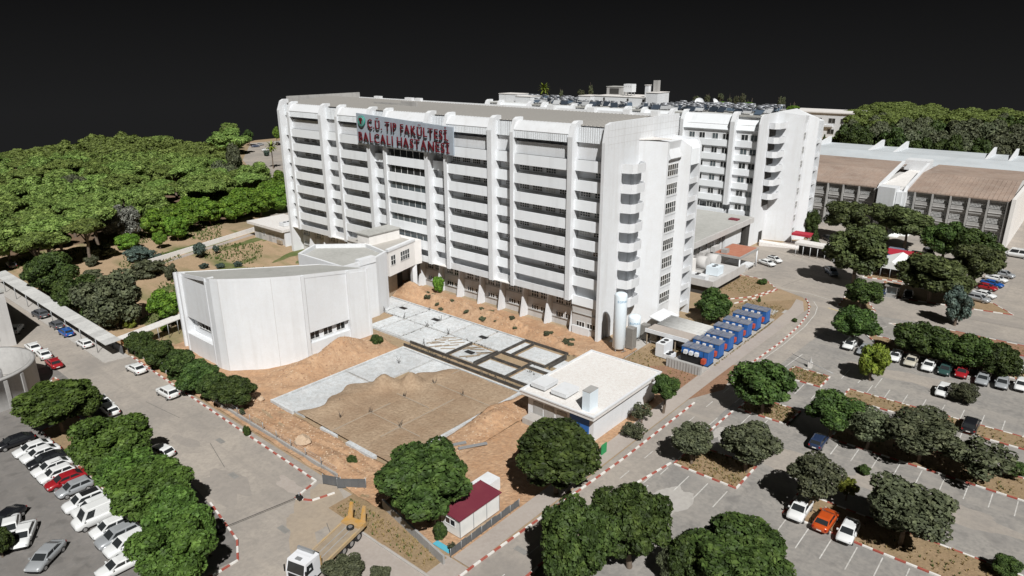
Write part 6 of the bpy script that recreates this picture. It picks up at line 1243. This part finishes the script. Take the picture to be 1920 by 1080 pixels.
def tree(x, y, zc, rx, rz, kind, label, cat='tree', name='tree', group=None, ry=None, tr=True):
    """crown centre height zc, horizontal radius rx, vertical radius rz"""
    tn[0] += 1; i = tn[0]
    t = thing(name, label, cat, (x, y, 0), 0, group)
    me = CR[kind][i % len(CR[kind])]
    place(me, 'crown' if cat == 'tree' else 'foliage', t, (0, 0, zc), i*1.7, (rx, ry or rx, rz))
    if tr:
        h = zc+rz*0.2; k = max(.5, min(2.2, h*.33)); place(TR[i % 4], 'trunk' if cat == 'tree' else 'stem', t, (0, 0, 0), i*.9, (min(max(h*.75, rx*.5)*.9, rx*1.7), min(max(h*.75, rx*.5)*.9, rx*1.7), h))
    return t
def ptree(px, py, wpx, hpx, kind, label, zfrac=1.0, cat='tree', name='tree', group=None, low=0.0, tr=True):
    """from the crown's outline in the photograph: centre, width and height; low = clear height below the crown"""
    zc = 3.0
    for _ in range(6):
        p = at(px, py, zc); s_ = slant(p); rx = wpx*0.5*s_/FPX
        dep = math.asin(max(-1, min(1, (CAM.z-zc)/(p-CAM).length)))
        # apparent half height = sqrt((rx sin)^2+(rz cos)^2)
        hh = hpx*.5*s_/FPX; rz = math.sqrt(max((0.55*rx)**2, (hh**2-(rx*math.sin(dep))**2)/max(.2, math.cos(dep)**2))); rz = min(rz, rx*1.6)
        zc = rz*0.94+low
    return tree(p.x, p.y, zc, rx, rz, kind, label, cat, name, group, tr=tr)
# near trees
NEAR = [(802, 892, 182, 150, 'dark', 'huge dark round tree at the site corner left of the red roofed cabin', 2.2), (1044, 850, 180, 140, 'dark', 'big dark round tree in front of the white utility building', 2.0),
 (1085, 1010, 150, 160, 'dark', 'big dark tree at the bottom edge, left half of a clump by the road', 2), (1185, 975, 150, 150, 'dark', 'big dark tree at the bottom edge, right half of a clump by the road', 2),
 (1385, 1030, 190, 125, 'dark', 'wide dark tree at the bottom edge of the right car park', 2), (1290, 1045, 90, 90, 'mid', 'smaller dark tree between the two clumps at the bottom edge', 1),
 (1437, 715, 116, 92, 'mid', 'rounded dark green tree on the small island beside the right road', 2.2), (1300, 822, 78, 62, 'olive', 'olive green tree at the road end of the car park island', 2), (1405, 828, 112, 84, 'olive', 'spreading olive tree at the inner end of the car park island', 2.2),
 (1528, 888, 100, 88, 'olive', 'olive tree behind the white off roader and the orange car', 2.4), (1590, 911, 34, 34, 'yellow', 'small yellow green tree beside the olive tree by the parked cars', 1), (1703, 948, 165, 116, 'olive', 'largest olive tree of the right car park, at the lower right', 2.6),
 (1563, 768, 108, 78, 'mid', 'leftmost tree of the long middle island of the car park', 2), (1633, 795, 92, 66, 'olive', 'second tree of the long middle island, between two larger ones', 2), (1735, 808, 140, 92, 'olive', 'third and widest tree of the long middle island', 2.2),
 (1604, 603, 82, 60, 'mid', 'dark spreading tree at the left end of the upper parking row', 2), (1617, 548, 68, 52, 'mid', 'round dark green tree on the triangular traffic island', 1.6),
 (1612, 462, 118, 96, 'campus', 'tall pine throwing a black shade on the forecourt', 4), (1592, 400, 82, 56, 'campus', 'pine in front of the left brown roof', 4), (1703, 415, 92, 54, 'campus', 'pine below the white stair block of the brown roofed hall', 4), (1668, 402, 70, 44, 'campus', 'smaller pine between two others before the brown roofed hall', 3),
 (1775, 445, 74, 66, 'mid', 'dark tree left of its pair before the barred windows', 3), (1822, 456, 84, 62, 'mid', 'dark tree right of its pair before the barred windows', 3), (1752, 510, 125, 76, 'campus', 'wide pine just right of the white marquee', 3), (1832, 487, 78, 66, 'campus', 'round pine beside the upper right parked cars', 3), (1790, 530, 70, 40, 'campus', 'low branching pine below the wide pine at the upper right', 1.5),
 (1336, 570, 70, 58, 'mid', 'dark bushy tree behind the row of blue generators', 1), (1247, 725, 56, 50, 'mid', 'round topped tree with a pale trunk beside the utility building', 2.6), (1205, 770, 40, 40, 'sparse', 'sparse grey shrub tree at the utility building wall', .6), (1188, 805, 52, 30, 'sparse', 'bare brown shrub at the pavement below the utility building', 0),
 (1798, 570, 50, 70, 'blue', 'ragged grey green sapling by the road bend at the upper right', 1), (1638, 672, 58, 70, 'yellow', 'ragged olive sapling standing among the parked cars', 1), (1810, 735, 50, 38, 'olive', 'small brown green shrub between the middle bay cars', .4), (1620, 880, 24, 20, 'mid', 'little dark shrub at the end of the long middle island', 0)]
for px, py, w_, h_, k, lb, low in NEAR: ptree(px, py, w_, h_, k, lb, low=low)
gq = 'trimmed trees along the upper parking row'
for i, (px, py, w_) in enumerate([(1716, 632, 88), (1758, 640, 84), (1800, 652, 88), (1846, 662, 88), (1880, 676, 70)]):
    ptree(px, py, w_, 64, 'mid', ['leftmost trimmed tree of the row above the parked cars', 'second trimmed tree from the left above the parked cars', 'middle trimmed tree of the row above the parked cars', 'fourth trimmed tree from the left above the parked cars', 'rightmost trimmed tree of the row above the parked cars'][i], low=1.2, group=gq)
gq = 'big trees along the left car park'
for i, (px, py, w_, h_) in enumerate([(105, 752, 148, 92), (160, 752, 70, 60), (205, 828, 160, 122), (240, 880, 140, 100), (285, 915, 165, 120), (330, 965, 120, 110), (318, 1030, 160, 130), (385, 985, 40, 60)]):
    ptree(px, py, w_, h_, 'leafy', ['broad green tree at the upper end of the left car park', 'smaller tree behind the broad one at the upper end', 'wide tree above the dark red car in the left row', 'tree beside the white panel van', 'broad tree in the middle of the left clump', 'tree on the road side of the left clump', 'lowest broad tree of the left clump at the bottom edge', 'small tree sticking out at the kerb bend of the left road'][i], low=2.2, group=gq)
gq = 'hedge trees along the left road'
for i, (px, py, w_, h_) in enumerate([(262, 640, 50, 44), (298, 660, 60, 52), (338, 680, 64, 54), (372, 703, 74, 62), (402, 722, 60, 54), (436, 733, 82, 58)]):
    ptree(px, py, w_, h_, 'dark', ['farthest hedge tree beside the walkway bend', 'second hedge tree from the walkway bend', 'third hedge tree from the walkway bend', 'fourth hedge tree, in front of the auditorium corner', 'fifth hedge tree, second from the near end', 'nearest and widest hedge tree beside the dirt'][i], low=.8, group=gq)
hd = thing('ivy_hedge', 'low dark green hedge of climbers along the left boundary wall', 'hedge', (-40, -56.2, 0))
for i in range(12): place(CR['mid'][i % 2], 'foliage', hd, (-20+i*2.0, random.uniform(-.2, .3), .7), i*2.1, (1.35, .8, .85))
for i, (px, py, w_, h_, k, lb, low) in enumerate([(90, 508, 92, 80, 'dark', 'dark tree nearest the far end of the covered walkway', 1.5), (140, 545, 84, 76, 'dark', 'dark green tree in the middle behind the covered walkway', 1), (210, 560, 110, 108, 'olive', 'large olive green tree at the bend of the covered walkway', .6), (168, 572, 50, 70, 'cone', 'narrow conifer beside the large tree at the walkway bend', 0),
  (312, 572, 62, 56, 'bright', 'bright green tree left of the auditorium corner', 2), (238, 452, 44, 32, 'bright', 'round bright green bush on the bare ground by the grey tree', .2), (298, 447, 26, 26, 'bright', 'little bright green tree right of the round bush', 1.2), (262, 476, 52, 24, 'blue', 'flat grey green shrub mound on the lawn', 0),
  (184, 470, 46, 30, 'shrub', 'olive shrub at the edge of the pine wood', 0), (172, 488, 26, 22, 'shrub', 'small olive shrub below the other at the wood edge', 0), (372, 467, 25, 26, 'blue', 'larger blue grey round tree on the lawn', .8), (405, 466, 13, 14, 'blue', 'small blue grey round tree right of the larger one', .6), (320, 508, 20, 34, 'shrub', 'upright olive shrub behind the auditorium roof corner', .5), (296, 481, 16, 14, 'blue', 'tiny grey shrub on the lawn by the flat mound', 0),
  (275, 502, 60, 14, 'shrub', 'long low olive shrub patch on the lawn', 0), (172, 512, 30, 14, 'shrub', 'low dry shrub on the bare earth left of the lawn', 0), (382, 498, 18, 12, 'blue', 'left low blue grey shrub behind the auditorium roof', 0), (412, 498, 18, 10, 'blue', 'middle low blue grey shrub behind the auditorium roof', 0), (446, 495, 16, 12, 'blue', 'right low blue grey shrub behind the auditorium roof', 0),
  (226, 412, 84, 66, 'grey', 'bare grey twiggy tree at the edge of the wood', 1.5), (242, 606, 24, 20, 'yellow', 'yellow green bush under the walkway bend', 0), (310, 615, 18, 12, 'bright', 'small green bush by the short white walkway', 0), (705, 638, 24, 24, 'mid', 'clipped round bush at the right corner of the auditorium', .1),
  (1309, 530, 16, 10, 'mid', 'dark bush on the near dry triangle by the link terrace', 0), (1430, 528, 20, 12, 'mid', 'dark bush on the dry triangle by the forecourt', 0), (1424, 560, 9, 13, 'cone', 'tiny dark cone shaped shrub on the kerb', 0), (1528, 452, 36, 44, 'cone', 'dark green cone shaped tree right of the hospital wing', .3), (1522, 415, 32, 44, 'mid', 'dark tree tucked behind the hospital wing corner', 2),
  (1880, 468, 18, 12, 'mid', 'clipped bush at the end wall of the brown roofed hall', 0), (822, 532, 22, 34, 'bright', 'green shrub tree between two columns of the hospital front', .3), (825, 995, 30, 34, 'mid', 'clipped dark bush at the left end of the cabin', .1), (848, 1025, 18, 22, 'sparse', 'grey shrub at the wall corner below the cabin', 0), (660, 862, 22, 18, 'mid', 'dark shrub on the broken edge beam', 0), (462, 808, 14, 20, 'mid', 'small shrub on the striped kerb', 0), (454, 771, 10, 14, 'mid', 'tiny sapling on the dirt beside the hedge trees', .3),
  (648, 1068, 76, 52, 'olive', 'left of the low round shrubs at the bottom beside the lorry', 0), (712, 1075, 44, 30, 'olive', 'right of the low round shrubs at the bottom beside the lorry', 0), (-4, 1012, 44, 60, 'dark', 'dark tree cut by the lower left edge', .5), (1890, 1062, 50, 40, 'mid', 'dark tree cut by the lower right corner', .5), (1255, 1060, 60, 70, 'column', 'narrow grey green conifer at the bottom edge', .2), (1410, 1065, 75, 45, 'yellow', 'bright yellow green tree at the bottom edge', .8), (1905, 880, 40, 30, 'mid', 'dark tree cut by the right edge beside the island', .8), (1840, 855, 130, 50, 'sparse', 'thin bare tree over the long island at the right', 1.5), (1490, 600, 10, 8, 'mid', 'tiny shrub in the dry grass by the pavement bend', 0)]):
    ptree(px, py, w_, h_, k, lb, low=low, cat='tree' if ('tree' in lb.split(' on')[0] and 'bush' not in lb.split(' by')[0]) or k in ('dark',) else 'shrub', name='tree' if 'tree' in lb and 'shrub' not in lb and 'bush' not in lb else 'shrub')
# weeds on the spoil ridge
rw = random.Random(8)
for i in range(26):
    x = rw.uniform(-44, -2); y = rw.uniform(-6.6, -1.5); z = float(site_h(np.array([x]), np.array([y]))[0]); s_ = rw.uniform(.3, .75)
    t = thing('weed', 'low green weed clump on the orange spoil ridge', 'weed', (x, y, z-.1), 0, 'weeds on the spoil ridge'); place(CR['shrub'][0], 'foliage', t, (0, 0, s_*.4), i, (s_, s_, s_*.55))
# bright green row in front of the wood
gq = 'bright green trees in front of the wood'
for i, (px, py) in enumerate([(292, 418), (318, 402), (345, 408), (362, 388), (392, 396), (415, 378), (438, 390), (462, 370), (486, 380), (508, 358), (522, 372), (330, 424), (530, 345)]):
    ptree(px, py, 58 if i < 11 else 44, 46, 'bright', ['leftmost', 'second', 'fourth', 'fifth', 'sixth', 'seventh', 'eighth', 'ninth', 'tenth', 'eleventh', 'twelfth', 'third', 'rightmost'][i]+' bright green tree counted from the left in the row before the wood', low=1.0, group=gq)
# tall individual trees on the skyline left
ptree(428, 262, 76, 36, 'pine2', 'broad pine rising above the wood beside the far car park', low=2); ptree(428, 240, 34, 24, 'pine2', 'tall pine top highest on the left skyline', low=9); ptree(441, 305, 44, 66, 'column', 'tall dark drooping tree standing above the pines', low=4); ptree(466, 252, 20, 18, 'mid', 'dark tree beside the highest pine on the left skyline', low=4)
ptree(300, 264, 54, 26, 'pine', 'round pine crown standing proud on the skyline', low=5)
ptree(518, 250, 14, 22, 'bright', 'small green tree touching the hospital edge', low=4); ptree(500, 287, 12, 12, 'blue', 'dark round shrub below the palm', low=0)
def palm(px, py, h, r, label):
    p = at(px, py, h); t = thing('palm_tree', label, 'tree', (p.x, p.y, 0)); b = MB(); b.cyl((0, 0, 0), (.1, 0, h*.5), .28, .22, 8, cap=False); b.cyl((.1, 0, h*.5), (0, .1, h), .22, .2, 8); b.build('trunk', M['bark'], t)
    R = random.Random(int(px)); f = MB()
    for i in range(46):
        a = R.uniform(0, 6.28); e = R.uniform(-.7, 1.3); pts = []; d = Vector((math.cos(a)*math.cos(e), math.sin(a)*math.cos(e), math.sin(e))); q = Vector((0, .1, h)); s_ = Vector((-math.sin(a), math.cos(a), 0))
        for k in range(5):
            w_ = .28*r/2*(1-abs(k-1.6)/3.6); pts += [q-s_*w_, q+s_*w_]; q = q+d*(r/4); d.z -= .28; d.normalize()
        f.add(pts, [(2*k, 2*k+1, 2*k+3, 2*k+2) for k in range(4)])
    f.build('crown', M['leaf_yellow'], t)
palm(508, 275, 10, 3.2, 'palm in the far car park left of the hospital'); palm(1020, 167, 34, 3.4, 'palm top showing above the rear hospital roof')
# the pine wood on the left: crowns one can count, on a jittered grid
def inpoly(px, py, poly):
    c = False; j = len(poly)-1
    for i in range(len(poly)):
        if (poly[i][1] > py) != (poly[j][1] > py) and px < (poly[j][0]-poly[i][0])*(py-poly[i][1])/(poly[j][1]-poly[i][1])+poly[i][0]: c = not c
        j = i
    return c
def proj(p):
    d = Vector(p)-CAM; k = d.dot(FW); return 960+FPX*d.dot(RT)/k, 540-FPX*d.dot(UP)/k
WOOD = [(-60, 312), (0, 300), (60, 290), (110, 279), (180, 268), (235, 262), (290, 270), (330, 271), (370, 277), (412, 290), (440, 320), (470, 325), (512, 318), (512, 328), (430, 352), (350, 374), (285, 386), (250, 380), (200, 385), (178, 420), (168, 452), (120, 472), (60, 470), (0, 458), (-60, 462)]
rf_ = random.Random(21); st = 10.2; wood = []; belt = []
for i in range(-60, 20):
    for j in range(-30, 60):
        x = -140+i*st+(j % 2)*st*.5+rf_.uniform(-3, 3); y = 60+j*st*.9+rf_.uniform(-3, 3)
        rx = rf_.uniform(4.8, 7.6); zc = rf_.uniform(5.6, 9.2)
        if (Vector((x, y, zc))-CAM).dot(FW) < 20: continue
        px, py = proj((x, y, zc))
        if not inpoly(px, py, WOOD): continue
        k = 'pine' if rf_.random() < .62 else ('pine2' if rf_.random() < .97 else 'olive')
        wood.append((slant((x, y, zc)), x, y, zc, rx, rx*.72 if k == 'pine' else rx*.78, k))
# dark belt at the right, behind the white roofs
BELT = [(1600, 214), (1625, 204), (1660, 200), (1700, 200), (1760, 206), (1772, 222), (1800, 214), (1880, 212), (1925, 222), (1990, 235), (1990, 300), (1925, 300), (1780, 285), (1640, 268), (1590, 252)]
for i in range(-60, 60):
    for j in range(-10, 60):
        x = -30+i*9.4+(j % 2)*4.7+rf_.uniform(-2.4, 2.4); y = 232+j*10+rf_.uniform(-2.8, 2.8); zc = rf_.uniform(9.5, 13)
        if (Vector((x, y, zc))-CAM).dot(FW) < 20: continue
        px, py = proj((x, y, zc))
        if not inpoly(px, py, BELT) or y < 230: continue
        rx = rf_.uniform(5.2, 7.6); dk = py > 232+rf_.uniform(-10, 14); k = 'column' if dk and rf_.random() < .6 else ('mid' if dk else 'pine')
        belt.append((slant((x, y, zc)), x, y, zc-(3 if dk else 0), rx, rx*(1.2 if dk else .8), k))
wood.sort(); belt.sort()
LC = {k: crown('crown', CR[k][0].materials[0].name and {'pine': 'leaf_pine', 'pine2': 'leaf_pine', 'olive': 'leaf_olive', 'mid': 'leaf_dark', 'column': 'leaf_olive'}[k], 31, 24, .31, 1700, .085, {'pine': 'umbrella', 'column': 'column'}.get(k, 'round')) for k in ('pine', 'pine2', 'olive', 'mid', 'column')}
def far_mass(name, items, label):
    for mtn in ('leaf_pine', 'leaf_olive', 'leaf_dark'):
        V = []; F = []; nv = 0
        for n_, (d_, x, y, zc, rx, rz, k) in enumerate(items):
            me = LC[k]
            if me.materials[0] != M[mtn]: continue
            co = np.empty(len(me.vertices)*3); me.vertices.foreach_get('co', co); co = co.reshape(-1, 3); a = n_*1.7
            r_ = np.array([[math.cos(a), -math.sin(a), 0], [math.sin(a), math.cos(a), 0], [0, 0, 1]]); co = co@r_.T*np.array([rx, rx, rz])+np.array([x, y, zc])
            V.append(co); F += [tuple(i+nv for i in p.vertices) for p in me.polygons]; nv += len(co)
        if not V: continue
        me = bpy.data.meshes.new(name); me.from_pydata(np.concatenate(V).tolist(), [], F); me.materials.append(M[mtn]); o = bpy.data.objects.new(name, me); COL.objects.link(o)
        tag(o, label % {'leaf_pine': 'light green', 'leaf_olive': 'olive green', 'leaf_dark': 'dark green'}[mtn], 'wood', kind='stuff')
NWT, NBT = 118, 55
for d_, x, y, zc, rx, rz, k in wood[:NWT]: tree(x, y, zc, rx, rz, k, 'rounded green pine crown in the dense wood left of the hospital', group='pines of the left wood')
for d_, x, y, zc, rx, rz, k in belt[:NBT]: tree(x, y, zc, rx, rz, k, 'dark slender tree in the belt behind the white roofs' if k != 'pine' else 'round topped pine in the belt behind the white roofs', group='dark trees of the right belt' if k != 'pine' else 'pines of the right belt')
far_mass('far_wood', wood[NWT:], '%s far crowns of the left wood on the skyline'); far_mass('far_belt', belt[NBT:], '%s far crowns of the right belt on the skyline')
print('wood', len(wood), 'belt', len(belt), 'trees', tn[0])
for px, py, w_, h_, lb in [(1545, 262, 14, 34, 'narrow cypress left of its pair before the far white building'), (1576, 250, 22, 46, 'tall cypress in front of the far white building')]: ptree(px, py, w_, h_, 'cone', lb, low=0)
for i, (px, py, w_) in enumerate([(1560, 268, 40), (1590, 268, 44), (1618, 270, 44), (1540, 275, 36)]): ptree(px, py, w_, 22, 'pine2', ['low bushy tree left of the cypresses', 'low bushy tree between the cypresses and the belt', 'low bushy tree at the foot of the belt', 'low bushy tree beside the hospital wing edge'][i], low=1)
# tops showing over the rear roof
for i, (px, py, w_, h_, k) in enumerate([(1052, 178, 8, 18, 'sparse'), (1090, 175, 16, 14, 'sparse'), (1108, 170, 10, 20, 'sparse'), (1305, 186, 14, 12, 'sparse'), (1326, 186, 12, 16, 'sparse'), (1352, 182, 12, 14, 'sparse'), (1368, 190, 10, 14, 'sparse'), (1380, 188, 12, 16, 'sparse'), (1393, 186, 12, 22, 'sparse'), (1355, 197, 22, 10, 'bright'), (1405, 199, 26, 14, 'bright'), (1465, 192, 16, 22, 'sparse'), (1487, 203, 24, 10, 'bright')]):
    zc = 24 if i < 3 else 20
    p = at(px, py, zc); s_ = slant(p); tree(p.x, p.y, zc, w_*.5*s_/FPX, h_*.6*s_/FPX, k, 'treetop showing just above the rear hospital roof', group='treetops above the rear roof')
